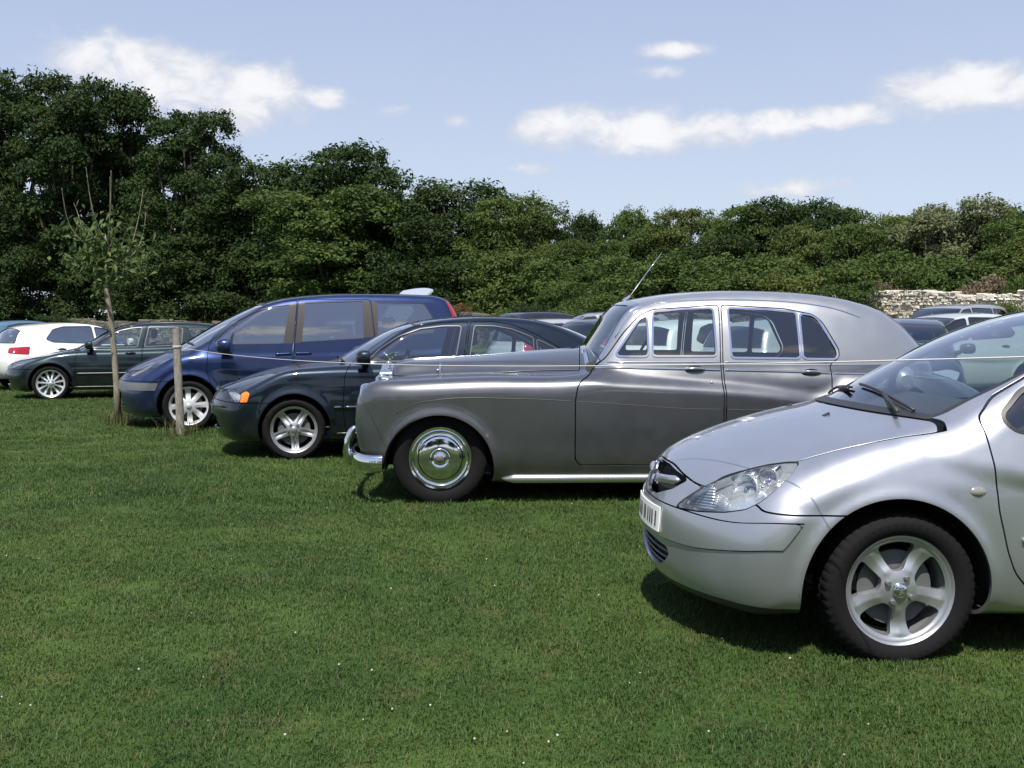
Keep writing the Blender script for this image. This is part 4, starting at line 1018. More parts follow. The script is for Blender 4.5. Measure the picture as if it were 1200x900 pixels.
def build_dark_saloon(loc, rz, h=.022):
    ARCH = [(.008, .310, .362), (2.715, .310, .362)]
    sp = dict(prof=[(-.80, .20), (-.855, .29), (-.885, .42), (-.885, .53), (-.86, .62), (-.815, .69), (-.73, .735), (-.5, .818), (-.27, .888), (-.05, .932), (.24, .958), (.5, .972), (1.2, .97), (2.5, 1.0), (3.2, 1.03), (3.55, 1.02), (3.63, .9), (3.66, .65), (3.6, .4), (3.45, .25), (2.7, .2), (1.3, .18), (0, .19)],
              plan=[(-1, .80), (-.6, .855), (-.2, .885), (.3, .898), (1.3, .90), (2.6, .90), (3.2, .87), (3.7, .80)], sect=[(0, .12), (.18, .055), (.30, .018), (.5, 0), (.7, .006), (.82, .022), (.90, .045), (.96, .075), (1.1, .14)],
              nose=(.36, -.6, .1), tail=(.22, 2.9, 3.6), crown=.03, r=.075, arches=ARCH, lip=.016, wref=.9,
              extra=lambda X, Z: .010 * np.exp(-((Z - .885) / .05)**2),
              cprof=[(.22, .88), (.42, .985), (.58, 1.078), (.739, 1.168), (.983, 1.302), (1.19, 1.383), (1.49, 1.434), (1.87, 1.462), (2.18, 1.462), (2.49, 1.442), (2.75, 1.40), (3.04, 1.318), (3.36, 1.17), (3.55, 1.05), (3.5, .85), (.4, .8)],
              cplan=[(.1, .66), (.5, .755), (1.0, .785), (1.6, .79), (2.3, .775), (3.0, .71), (3.7, .58)], belt=.96, tumble=.34, curv=.14, cr=.085, cnose=(.22, .6, 1.6), ctail=(.25, 2.3, 3.1), ccrown=.05, k=.03)
    F, A, C = std_F(sp)
    car = Car(F, (-1.05, 0, .08), (3.8, 1.0, 1.55), h, 'dark_saloon', 'dark teal saloon with amber indicators parked beside the vintage saloon', 'car', loc, rz)
    car.lin_x = (.75, 3.3); P = paint('dark_teal_paint', (.008, .016, .027), .75, .36); r = car.root
    D1 = fillet([(.60, .985), (.555, .94), (.514, .853), (.494, .532), (.509, .331), (.54, .27), (1.68, .27), (1.715, .5), (1.735, .95), (1.815, 1.395), (1.55, 1.395), (1.28, 1.36), (1.04, 1.285), (.82, 1.14)], .03)
    D2 = fillet([(1.70, .27), (2.33, .27), (2.40, .45), (2.56, .62), (2.70, .78), (2.80, .97), (2.86, 1.08), (2.56, 1.255), (2.3, 1.365), (2.08, 1.40), (1.835, 1.395), (1.757, .95), (1.735, .5)], .03)
    wins = [('w1', fillet([(.755, .992), (.87, 1.106), (1.083, 1.245), (1.305, 1.322), (1.55, 1.350), (1.733, 1.350), (1.655, 1.005)], .025), 'door1'), ('w2', fillet([(1.81, 1.008), (1.88, 1.352), (2.08, 1.350), (2.272, 1.318), (2.50, 1.228), (2.50, 1.03)], .02), 'door2'), ('w3', fillet([(2.545, 1.035), (2.545, 1.208), (2.744, 1.112), (2.80, 1.055)], .02), 'door2')]
    car.panel(side(D1), 'door1'); car.panel(side(D2), 'door2')
    glaze(car, A, C, wins, 1.20, 1.395, 2.55, 1.02, 1.42, .06, .09, .010)
    car.panel(corner(lamp_poly([(-.676, .531, .704), (-.65, .66, .655), (-.612, .775, .592), (-.54, .844, .587), (-.523, .836, .644), (-.524, .81, .676), (-.598, .64, .709)], 42), 42, -.3), 'lamp', 'body', .002)
    car.panel(corner(lamp_poly([(-.532, .844, .587), (-.454, .869, .588), (-.428, .860, .679), (-.464, .826, .703), (-.516, .81, .678), (-.516, .836, .644)], 42), 42, -.3), 'amber', 'body', .002)
    BON = fillet([(-.90, -.2), (-.90, .40), (-.66, .60), (-.45, .70), (0, .735), (.46, .745), (.55, .6), (.8, .4), (.8, -.2)], .03)
    bon = lambda V: np.maximum.reduce([sdf_poly(BON, V[:, 0], np.abs(V[:, 1])), .012 - C(V), .70 - V[:, 2]])
    car.panel(bon, 'bonnet')
    bump = lambda V: np.maximum(V[:, 2] - curve1([(0, .62), (.4, .60), (.7, .585), (1, .575)])(np.abs(V[:, 1])), V[:, 0] + .2)
    car.panel(bump, 'bumper')
    car.carve(front(fillet([(-.4, .44), (.5, .44), (.55, .30), (-.4, .29)], .03), -.5), 'intake', 'bumper'); car.carve(front(fillet([(-.3, .64), (.27, .64), (.31, .715), (-.3, .715)], .02), -.6), 'grille', 'body')
    rear_lamp(car, [(3.1 * .8 - .85 * .6, .62), (3.8, .62), (3.8, .98), (3.15 * .8 - .6 * .85, .98)], 37, 3.3)
    arches(car, ARCH)
    par = emit_std(car, P, C, wins, GLASS, TRIM); d1, d2 = par['door1'], par['door2']
    bo = car.emit('bonnet', 'bonnet', P, False, .02); bu = car.emit('bumper', 'front_bumper', P, False, .02); car.emit('intake', 'lower_intake', DARK, False, 0, -.04, bu[0]); car.emit('grille', 'grille', DARK, False, 0, -.03)
    lp = car.emit('lamp', 'headlamp', REFL, True, .05, -.03); car.emit('lamp', 'lamp_lens', LENS, True, 0, 0, lp); car.emit('amber', 'indicator', AMBER, True, .03, -.003)
    car.emit('tail', 'tail_lamp', REDL, True, .02, .002)
    lining(car, ['body', 'door1', 'door2', 'w1t', 'w2t', 'w3t'], .72); wells(car, ARCH)
    wheels(car, 'twin5', .318, .232, .20, 72, (0, 2.715), 1.56)
    side_tube(car, [(.40, .525), (.485, .527)], .020, 'side_moulding', P, [r, r], 6); side_tube(car, [(.50, .527), (1.69, .53)], .020, 'side_moulding', P, d1); side_tube(car, [(1.73, .53), (2.36, .532)], .020, 'side_moulding', P, d2)
    side_tube(car, [(.43, .262), (2.30, .262)], .010, 'sill_strip', TRIM, [r, r])
    pts = [(car.nose_x(abs(y), .53) - .006, y, .535) for y in np.linspace(-.72, .72, 25)]; MB().tube(pts, [.006] + [.016] * 23 + [.006], 6).build('bumper_strip', P, bu[0], smooth=True)
    for k in range(9): y = -.24 + .06 * k; MB().box((car.nose_x(abs(y), .68) - .004, y - .006, .645), (car.nose_x(abs(y), .68) + .02, y + .006, .712)).build('grille_bar', CHROME, r)
    handle(car, 1.55, .86, P, d1); handle(car, 2.55, .88, P, d2); mirror_unit(car, .70, .975, P, 1.0, .20, d1)
    for y0, y1 in ((.05, .58), (-.50, .02)):
        pts = []
        for u in np.linspace(0, 1, 8):
            y = y0 + (y1 - y0) * u; x = .46 + .22 * abs(y)**2 + .01 * u; pts.append((x, y, car.top(x, y) + .012))
        b = MB().tube(pts, .008, 6); b.tube([pts[4], (pts[0][0] - .03, y0 - .02, pts[0][2])], .01, 6); b.build('wiper', PLAST, r, smooth=True)
    interior(car, .98, .98, .66, [(1.18, -.37, .27, {}), (1.18, .37, .27, {}), (2.05, -.34, .27, dict(w=.6)), (2.05, .34, .27, dict(w=.6))], SEATG, (1.14, -.37, .96))
    return car

def build_people_carrier(loc, rz, h=.024):
    ARCH = [(.0, .325, .392), (2.823, .325, .385)]
    sp = dict(prof=[(-.88, .20), (-.94, .29), (-.972, .42), (-.968, .55), (-.94, .65), (-.87, .745), (-.70, .845), (-.5, .935), (-.3, 1.01), (0, 1.07), (.4, 1.09), (1.5, 1.08), (3.0, 1.10), (3.55, 1.1), (3.70, .95), (3.74, .6), (3.70, .35), (3.5, .24), (2.8, .2), (1.4, .18), (0, .19)],
              plan=[(-1.1, .84), (-.6, .885), (-.2, .912), (.3, .922), (1.3, .925), (2.8, .925), (3.4, .90), (3.8, .86)], sect=[(0, .12), (.18, .06), (.30, .02), (.5, 0), (.75, .004), (.92, .02), (.97, .035), (1.05, .060), (1.2, .10)],
              nose=(.42, -.7, .2), tail=(.14, 3.0, 3.7), crown=.09, r=.10, arches=ARCH, lip=.016, wref=.92,
              extra=lambda X, Z: .012 * np.exp(-((Z - (.93 + .02 * X)) / .03)**2) * sstep(X, .3, 1.2),
              cprof=[(-.50, .88), (-.255, 1.045), (-.075, 1.145), (.153, 1.285), (.38, 1.415), (.689, 1.572), (.827, 1.632), (1.10, 1.705), (1.38, 1.748), (1.81, 1.783), (2.24, 1.793), (2.96, 1.783), (3.35, 1.755), (3.49, 1.69), (3.61, 1.50), (3.70, 1.2), (3.7, .9), (0, .8)],
              cplan=[(-.5, .70), (-.1, .80), (.4, .875), (1.2, .895), (2.6, .885), (3.3, .845), (3.8, .80)], belt=1.0, tumble=.13, curv=.16, cr=.09, cnose=(.34, .2, 1.6), ctail=(.14, 2.7, 3.5), ccrown=.05, cwref=.88, k=.035)
    F, A, C = std_F(sp)
    car = Car(F, (-1.1, 0, .08), (3.85, 1.05, 1.9), h, 'people_carrier', 'tall blue people carrier with tinted side windows behind the wooden post', 'car', loc, rz)
    car.lin_x = (.35, 3.55); P = paint('blue_paint', (.012, .026, .090), .75, .38); r = car.root
    D1 = fillet([(.255, 1.07), (.245, .98), (.23, .742), (.271, .665), (.319, .322), (.38, .27), (1.355, .27), (1.33, .6), (1.318, 1.0), (1.388, 1.685), (1.05, 1.645), (.8, 1.555), (.55, 1.415), (.30, 1.21)], .03)
    D2 = fillet([(1.372, .27), (2.36, .28), (2.35, .5), (2.40, 1.2), (2.345, 1.70), (1.405, 1.69), (1.336, 1.0), (1.348, .6)], .03)
    wins = [('q1', fillet([(.315, 1.130), (.510, 1.118), (.57, 1.372)], .02), 'door1'), ('w1', fillet([(.555, 1.112), (1.205, 1.118), (1.290, 1.622), (1.08, 1.597), (.85, 1.530), (.615, 1.405)], .02), 'door1'),
            ('w2', fillet([(1.435, 1.138), (2.255, 1.185), (2.255, 1.672), (1.488, 1.645)], .02), 'door2'), ('w3', fillet([(2.43, 1.20), (3.20, 1.25), (3.18, 1.475), (3.07, 1.645), (2.43, 1.655)], .03), 'body')]
    PIL = principled('bronze_pillar_trim', (.055, .048, .044), .35)
    car.panel(side(D1), 'door1'); car.panel(side(D2), 'door2')
    for nm, pl_, frm in (('p1', [(1.200, 1.115), (1.318, 1.118), (1.385, 1.640), (1.290, 1.636)], 'door1'), ('p2', [(1.338, 1.120), (1.44, 1.13), (1.492, 1.658), (1.405, 1.655)], 'door2'), ('p3', [(2.25, 1.19), (2.385, 1.195), (2.345, 1.680), (2.25, 1.680)], 'door2'), ('p4', [(2.405, 1.195), (2.44, 1.20), (2.44, 1.665), (2.36, 1.68)], 'body')):
        car.carve(side(pl_), nm, frm)
    glaze(car, A, C, wins, .93, 1.635, 3.42, 1.15, 1.66, .075, .09, .011)
    car.panel(corner(lamp_poly([(-.80, .50, .690), (-.70, .66, .700), (-.57, .76, .785), (-.49, .73, .875), (-.56, .62, .865), (-.70, .52, .775)], 42), 42, -.3), 'lamp', 'body', .002)
    BON = fillet([(-.96, -.2), (-.96, .36), (-.80, .50), (-.55, .64), (-.2, .74), (.12, .80), (.30, .6), (.4, .4), (.4, -.2)], .03)
    bon = lambda V: np.maximum.reduce([sdf_poly(BON, V[:, 0], np.abs(V[:, 1])), .012 - C(V), .74 - V[:, 2]]); car.panel(bon, 'bonnet')
    bump = lambda V: np.maximum(V[:, 2] - .635, V[:, 0] + .2); car.panel(bump, 'bumper')
    car.carve(lambda V: np.maximum.reduce([V[:, 2] - .615, .520 - V[:, 2], V[:, 0] + .405 - .35 * (V[:, 2] - .52)]), 'strip', 'bumper')
    car.carve(front(fillet([(-.4, .49), (.5, .49), (.56, .30), (-.4, .29)], .03), -.5), 'intake', 'bumper'); car.carve(front(fillet([(-.3, .655), (.30, .66), (.36, .735), (-.3, .735)], .02), -.6), 'grille', 'body')
    rear_lamp(car, fillet([(3.55 * .766 - .80 * .643, 1.15), (3.9, 1.15), (3.9, 1.68), (3.45 * .766 - .74 * .643, 1.68)], .03), 40, 3.35)
    arches(car, ARCH)
    par = emit_std(car, P, C, wins, GLASSD); d1, d2 = par['door1'], par['door2']
    for nm, pp in (('p1', d1), ('p2', d2), ('p3', d2), ('p4', None)): car.emit(nm, 'pillar_trim', PIL, True, .004, .001, pp)
    bo = car.emit('bonnet', 'bonnet', P, False, .02); bu = car.emit('bumper', 'front_bumper', P, False, .02); car.emit('strip', 'bumper_strip', GREYPL, False, .012, .006, bu[0])
    car.emit('intake', 'lower_intake', DARK, False, 0, -.04, bu[0]); car.emit('grille', 'grille', DARK, False, 0, -.03)
    lp = car.emit('lamp', 'headlamp', REFL, True, .05, -.03); car.emit('lamp', 'lamp_lens', LENS, True, 0, 0, lp); car.emit('tail', 'tail_lamp', REDL, True, .02, .003)
    lining(car, ['body', 'door1', 'door2', 'w1t', 'w2t', 'w3t', 'q1t', 'p1', 'p2', 'p3'], .75); wells(car, ARCH)
    WHR = principled('pale_wheel_trim', (.62, .63, .64), .35, .4)
    wheels(car, 'fan8', .330, .243, .205, 60, (0, 2.823), 1.60, WHR)
    side_tube(car, [(.42, .300), (1.34, .300)], .012, 'sill_strip', P, d1); side_tube(car, [(.34, .52), (1.33, .53)], .016, 'side_moulding', P, d1); side_tube(car, [(1.365, .53), (2.35, .535)], .016, 'side_moulding', P, d2)
    side_tube(car, [(1.10, .975), (1.30, .985)], .014, 'door_handle', P, d1, 8, .012); side_tube(car, [(1.36, .985), (1.56, .990)], .014, 'door_handle', P, d2, 8, .012)
    mirror_unit(car, .46, 1.03, P, 1.25, .22, d1)
    for y0, y1 in ((.05, .62), (-.60, .0)):
        pts = [(-.10 + .40 * abs(y)**2, y, car.top(-.10 + .40 * abs(y)**2, y) + .012) for y in np.linspace(y0, y1, 8)]; MB().tube(pts, .008, 6).build('wiper', PLAST, r, smooth=True)
    interior(car, .55, 1.10, .74, [(1.0, -.40, .42, {}), (1.0, .40, .42, {}), (1.95, -.42, .42, dict(w=.46)), (1.95, .42, .42, dict(w=.46)), (2.75, -.36, .42, dict(w=.5)), (2.75, .36, .42, dict(w=.5))], SEATG, (.92, -.40, 1.10))
    return car

def build_dark_estate(loc, rz, h=.026):
    ARCH = [(.0, .305, .365), (2.64, .305, .365)]
    sp = dict(prof=[(-.74, .18), (-.80, .28), (-.835, .40), (-.83, .50), (-.80, .58), (-.74, .645), (-.60, .70), (-.36, .765), (-.05, .835), (.20, .88), (.5, .91), (1.2, .92), (2.6, .96), (3.3, 1.0), (3.50, .93), (3.56, .6), (3.5, .33), (3.3, .22), (2.6, .19), (1.3, .17), (0, .18)],
              plan=[(-1, .80), (-.6, .845), (-.2, .872), (.3, .885), (1.3, .887), (2.6, .885), (3.2, .85), (3.7, .80)], sect=[(0, .12), (.18, .05), (.28, .018), (.5, 0), (.66, .006), (.78, .025), (.86, .05), (.92, .08), (1.1, .16)],
              nose=(.36, -.6, .1), tail=(.18, 2.8, 3.5), crown=.045, r=.08, arches=ARCH, lip=.016, wref=.88,
              cprof=[(.18, .83), (.344, .905), (.48, .975), (.645, 1.068), (.919, 1.232), (1.193, 1.332), (1.529, 1.385), (2.054, 1.408), (2.68, 1.385), (3.1, 1.33), (3.3, 1.25), (3.45, 1.02), (3.4, .8), (.4, .75)],
              cplan=[(.1, .66), (.5, .745), (1.0, .775), (1.6, .78), (2.5, .765), (3.1, .72), (3.6, .66)], belt=.90, tumble=.33, curv=.12, cr=.08, cnose=(.2, .5, 1.5), ctail=(.2, 2.5, 3.3), ccrown=.05, k=.03)
    F, A, C = std_F(sp)
    car = Car(F, (-1.0, 0, .06), (3.7, 1.0, 1.5), h, 'dark_estate_car', 'dark green estate car with many spoked wheels behind the young tree', 'car', loc, rz)
    car.lin_x = (.7, 3.3); P = paint('dark_green_paint', (.009, .019, .022), .75, .36); r = car.root
    D1 = fillet([(.50, .90), (.43, .80), (.405, .50), (.42, .30), (.46, .25), (1.50, .25), (1.535, .5), (1.55, .9), (1.64, 1.345), (1.35, 1.325), (1.15, 1.28), (.92, 1.165), (.66, 1.0)], .03)
    D2 = fillet([(1.52, .25), (2.25, .25), (2.33, .45), (2.50, .65), (2.58, .9), (2.35, 1.30), (1.66, 1.345), (1.57, .9), (1.555, .5)], .03)
    wins = [('w1', fillet([(.70, .945), (.93, 1.12), (1.172, 1.238), (1.40, 1.285), (1.555, 1.298), (1.470, .950)], .025), 'door1'), ('w2', fillet([(1.60, .952), (1.682, 1.300), (2.152, 1.300), (2.27, 1.27), (2.24, .985)], .02), 'door2'), ('w3', fillet([(2.40, 1.01), (2.38, 1.26), (2.80, 1.26), (3.02, 1.17), (3.10, 1.06)], .03), 'body')]
    car.panel(side(D1), 'door1'); car.panel(side(D2), 'door2'); glaze(car, A, C, wins, 1.12, 1.325, 3.2, 1.03, 1.30)
    car.carve(corner(fillet([(-.30, .56), (-.06, .575), (.20, .665), (.10, .700), (-.15, .66)], .02), 42, -.25), 'lamp')
    BON = fillet([(-.86, -.2), (-.86, .38), (-.66, .58), (-.45, .66), (0, .72), (.40, .735), (.5, .6), (.7, .4), (.7, -.2)], .03)
    car.panel(lambda V: np.maximum.reduce([sdf_poly(BON, V[:, 0], np.abs(V[:, 1])), .012 - C(V), .635 - V[:, 2]]), 'bonnet')
    car.panel(lambda V: np.maximum(V[:, 2] - .56, V[:, 0] + .2), 'bumper'); car.carve(front(fillet([(-.4, .42), (.5, .42), (.55, .28), (-.4, .27)], .03), -.45), 'intake', 'bumper'); car.carve(front(fillet([(-.3, .575), (.26, .575), (.28, .64), (-.3, .64)], .02), -.5), 'grille', 'body')
    rear_lamp(car, [(3.30 * .766 - .80 * .643, .75), (3.9, .75), (3.9, 1.30), (3.20 * .766 - .7 * .643, 1.30)], 40, 3.2)
    arches(car, ARCH); par = emit_std(car, P, C, wins, GLASS, TRIM); d1, d2 = par['door1'], par['door2']
    car.emit('bonnet', 'bonnet', P, False, .02); bu = car.emit('bumper', 'front_bumper', P, False, .02); car.emit('intake', 'lower_intake', DARK, False, 0, -.04, bu[0]); car.emit('grille', 'grille', DARK, False, 0, -.03)
    lp = car.emit('lamp', 'headlamp', REFL, True, .05, -.03); car.emit('lamp', 'lamp_lens', LENS, True, 0, 0, lp); car.emit('tail', 'tail_lamp', REDL, True, .02, .003)
    lining(car, ['body', 'door1', 'door2', 'w1t', 'w2t', 'w3t'], .7); wells(car, ARCH)
    wheels(car, 'multi11', .316, .240, .20, 60, (0, 2.64), 1.53, principled('pale_alloy', (.70, .71, .72), .3, .6))
    side_tube(car, [(.44, .475), (1.52, .478)], .016, 'side_moulding', TRIM, d1); side_tube(car, [(1.56, .478), (2.28, .48)], .016, 'side_moulding', TRIM, d2); side_tube(car, [(.40, .235), (2.28, .235)], .012, 'sill_strip', TRIM, [r, r])
    handle(car, 1.36, .83, P, d1); handle(car, 2.30, .85, P, d2); mirror_unit(car, .66, .925, P, 1.0, .20, d1)
    side_tube(car, [(1.35, 1.372), (1.8, 1.385), (2.6, 1.37), (2.9, 1.335)], .012, 'roof_rail', TRIM, [r, r], 16, .0)
    interior(car, .92, .93, .64, [(1.05, -.36, .22, {}), (1.05, .36, .22, {}), (1.95, -.34, .22, dict(w=.6)), (1.95, .34, .22, dict(w=.6))], SEATG, (1.02, -.36, .90))
    return car

# ------------------------------------------------------------------ cars further back, three body types
BODIES = {
    'hatch': dict(prof=[(-.70, .20), (-.79, .30), (-.82, .45), (-.79, .60), (-.72, .69), (-.55, .79), (-.25, .88), (.05, .94), (.4, .97), (1.5, .96), (2.6, 1.0), (3.0, .98), (3.14, .85), (3.17, .55), (3.1, .33), (2.9, .23), (2.3, .2), (1.2, .18), (0, .19)],
                  cprof=[(-.02, .86), (.2, .96), (.45, 1.10), (.75, 1.27), (1.0, 1.37), (1.35, 1.435), (1.75, 1.455), (2.2, 1.43), (2.6, 1.37), (2.82, 1.29), (2.95, 1.12), (3.02, .92), (2.9, .75), (.3, .75)], wb=2.46,
                  wins=[[(.46, .98), (1.22, 1.0), (1.25, 1.35), (1.03, 1.315), (.72, 1.17)], [(1.30, 1.0), (2.15, 1.04), (2.28, 1.10), (2.12, 1.30), (1.9, 1.36), (1.325, 1.365)]], tx=2.75, rwz=(1.03, 1.33), lampz=(.60, .76), tailz=(.78, .95), tailx=3.0, scr=(1.0, 1.36)),
    'estate': dict(prof=[(-.76, .20), (-.85, .30), (-.88, .45), (-.85, .58), (-.78, .67), (-.6, .76), (-.3, .85), (.1, .93), (.4, .96), (1.5, .96), (2.6, 1.0), (3.3, 1.0), (3.52, .9), (3.56, .55), (3.5, .33), (3.3, .23), (2.6, .2), (1.2, .18), (0, .19)],
                   cprof=[(.15, .86), (.36, .96), (.6, 1.09), (.9, 1.27), (1.15, 1.38), (1.5, 1.44), (2.0, 1.47), (2.7, 1.46), (3.1, 1.42), (3.3, 1.33), (3.44, 1.1), (3.48, .9), (3.3, .75), (.4, .75)], wb=2.65,
                   wins=[[(.64, .98), (1.42, 1.0), (1.45, 1.36), (1.2, 1.335), (.92, 1.20)], [(1.50, 1.0), (2.30, 1.02), (2.33, 1.365), (1.53, 1.375)], [(2.38, 1.02), (3.08, 1.08), (2.95, 1.31), (2.75, 1.355), (2.40, 1.365)]], tx=3.2, rwz=(1.04, 1.38), lampz=(.57, .72), tailz=(.75, 1.15), tailx=3.28, scr=(1.12, 1.375)),
}
def build_back_car(kind, loc, rz, col, label, name, cat='car', zs=1.0, ls=1.0, h=.036, glassm=None, wheel='steel', paint_name=None, rails=False, group='cars parked further back', metal=.5, lid=None, tl=None):
    B = BODIES[kind]; sc = lambda pts: [(x * ls, z * zs) for x, z in pts]
    wb = B['wb'] * ls; ARCH = [(0, .30, .355), (wb, .30, .355)]; X = max(p[0] for p in B['prof']) * ls
    sp = dict(prof=sc(B['prof']), plan=[(-1, .78), (-.5, .825), (0, .845), (1.2, .85), (X - .7, .845), (X, .78)], sect=[(0, .12), (.18, .055), (.3, .018), (.5, 0), (.68 * zs, .008), (.8 * zs, .03), (.92 * zs, .08), (1.1 * zs, .16)],
              nose=(.34, -.6, .1), tail=(.20, X - .7, X - .1), crown=.07, r=.09, arches=ARCH, lip=.014, wref=.85,
              cprof=sc(B['cprof']), cplan=[(0, .64), (.5, .74), (1.2, .77), (X - 1, .76), (X - .3, .69), (X, .62)], belt=.96 * zs, tumble=.30, curv=.15, cr=.075, cnose=(.22, .4, 1.5), ctail=(.2, X - 1, X - .2), ccrown=.05, k=.03)
    F, A, C = std_F(sp); car = Car(F, (-1.05, 0, .04), (X + .2, 1.0, 1.6 * zs), h, name, label, cat, loc, rz, group)
    car.lin_x = (.6, X - .2); P = paint(paint_name or ('paint_' + name), col, metal, .3); r = car.root
    wins = [('w%d' % i, fillet(sc(w), .03), 'body') for i, w in enumerate(B['wins'])]
    glaze(car, A, C, wins, B['scr'][0] * ls, B['scr'][1] * zs, B['tx'] * ls, B['rwz'][0] * zs, B['rwz'][1] * zs)
    z0, z1 = [q * zs for q in B['lampz']]
    car.carve(corner(fillet([(-.34, z0), (.05, z0 + .01), (.28, z1 - .01), (.18, z1 + .03), (-.12, z1)], .03), 42, -.2), 'lamp')
    t0, t1 = [q * zs for q in B['tailz']]; tx = B['tailx'] * ls
    xl = tx - .10 if tl is None else tl
    rear_lamp(car, fillet([(xl * .766 - .80 * .643 + .03, t0), (tx * .766 - .62 * .643, t0 + .03), (tx * .766 - .60 * .643, t1 - .02), (xl * .766 - .74 * .643, t1)], .03), 40, tx - .6)
    car.carve(lambda V: np.maximum(V[:, 2] - .33, np.minimum(V[:, 0] + .25, X - .35 - V[:, 0])), 'skirt')
    arches(car, ARCH); emit_std(car, P, C, wins, glassm or GLASS)
    car.emit('lamp', 'headlamp', REFL, True, .03, -.01); car.emit('tail', 'tail_lamp', REDL, True, .02, .003); car.emit('skirt', 'bumper_skirt', PLAST, False, .01)
    lining(car, ['body'] + ['w%dt' % i for i in range(len(wins))], .72); wells(car, ARCH)
    wheels(car, wheel if wheel != 'steel' else 'fan8', .305, .20, .19, 40, (0, wb), 1.46, ALU)
    mirror_unit(car, .58 * ls, .97 * zs, P, .95, .18)
    for (hx, hz) in ((1.1 * ls, .86 * zs), (2.0 * ls, .88 * zs)): handle(car, hx, hz, PLAST, [r, r])
    interior(car, .82 * ls, .96 * zs, .60, [(1.0 * ls, -.35, .25, {}), (1.0 * ls, .35, .25, {}), (1.8 * ls, -.33, .25, dict(w=.58)), (1.8 * ls, .33, .25, dict(w=.58))], SEATG, (.98 * ls, -.35, .96 * zs))
    plate(car, car.nose_x(0, .45) - .01, .45, '', True); plate(car, car.tail_x(0, .60) + .012, .62, '', False)
    if rails: side_tube(car, [(1.2 * ls, 1.42 * zs), (1.9 * ls, 1.437 * zs), (2.6 * ls, 1.425 * zs), (2.95 * ls, 1.385 * zs)], .014, 'roof_rail', TRIM, [r, r], 14, .0)
    return car

# ------------------------------------------------------------------ ground
def gz(x, y):
    n = .83 * np.asarray(x, float) + .56 * np.asarray(y, float); return .022 * np.clip(n - 15, 0, 12) * sstep(n, 15, 17)
def und(x, y): return np.exp(-((x / 40)**2 + ((y - 15) / 40)**2)) * (.012 * np.sin(x * 1.3 + .7 * np.sin(y * .9)) + .010 * np.sin(y * 1.7 + x * .6)) * .6
def grass_colour(t, pos):
    n1 = t.noise(pos, .55, 4, .6).outputs[0]; n2 = t.noise(pos, 3.1, 5, .65).outputs[0]; n3 = t.noise(pos, .17, 3, .5).outputs[0]
    green = t.mix(t.maprange(n1, .35, .68), (.031, .070, .015, 1), (.084, .134, .030, 1))
    green = t.mix(t.maprange(n3, .42, .62, 0, .75), green, (.058, .100, .022, 1))
    return t.mix(t.maprange(n2, .52, .74, 0, .55), green, (.140, .122, .052, 1))
def build_ground():
    def axis(lo, hi, fine_lo, fine_hi, f):
        a = list(np.arange(fine_lo, fine_hi, f)); s = f; x = fine_hi
        while x < hi: a.append(x); s *= 1.35; x += s
        a.append(hi); s = f * 1.35; x = fine_lo - s
        while x > lo: a.insert(0, x); s *= 1.35; x -= s
        a.insert(0, lo); return np.array(a)
    xs = axis(-900, 900, -24, 30, .5); ys = axis(-600, 1500, -4, 44, .5)
    X, Y = np.meshgrid(xs, ys, indexing='ij'); 
    Z = gz(X, Y) + und(X, Y)
    V = np.stack([X, Y, Z], -1).reshape(-1, 3); nx, ny = len(xs), len(ys)
    i, k = np.meshgrid(np.arange(nx - 1), np.arange(ny - 1), indexing='ij'); a = i * ny + k
    T = np.stack([a, a + ny, a + ny + 1, a + 1], -1).reshape(-1, 4)
    m = bpy.data.materials.new('lawn_soil'); m.use_nodes = True; t = NT(m.node_tree); b = t.n['Principled BSDF']; g = t.new('ShaderNodeNewGeometry')
    col = grass_colour(t, g.outputs['Position']); fine = t.noise(g.outputs['Position'], 55, 4, .7).outputs[0]
    t.set(b, 'Base Color', t.mix(t.maprange(fine, .35, .7, 0, .6), col, (.022, .030, .010, 1))); b.inputs['Roughness'].default_value = .95; b.inputs['Specular IOR Level'].default_value = .1
    bp = t.new('ShaderNodeBump', inp={'Strength': .6, 'Distance': .03}); t.l.new(fine, bp.inputs['Height']); t.l.new(bp.outputs[0], b.inputs['Normal'])
    tag(mesh_obj('ground', V, T, m), kind='structure')
def blade_material(name, dry=0.13, base=None):
    m = bpy.data.materials.new(name); m.use_nodes = True; t = NT(m.node_tree); b = t.n['Principled BSDF']; g = t.new('ShaderNodeNewGeometry')
    rnd = g.outputs['Random Per Island']; col = grass_colour(t, g.outputs['Position'])
    col = t.mix(t.maprange(rnd, 0, 1, 0, .55), col, (.080, .146, .038, 1)); col = t.mix(t.maprange(rnd, 1 - dry, 1, 0, .9, False), col, (.19, .16, .085, 1))
    if base: col = t.mix(.6, col, c4(base))
    t.set(b, 'Base Color', col); b.inputs['Roughness'].default_value = .55; b.inputs['Specular IOR Level'].default_value = .25
    tr = t.new('ShaderNodeBsdfTranslucent'); t.l.new(col, tr.inputs[0]); mx = t.new('ShaderNodeMixShader'); mx.inputs[0].default_value = .3
    out = t.n['Material Output']; t.l.new(b.outputs[0], mx.inputs[1]); t.l.new(tr.outputs[0], mx.inputs[2]); t.l.new(mx.outputs[0], out.inputs[0]); return m
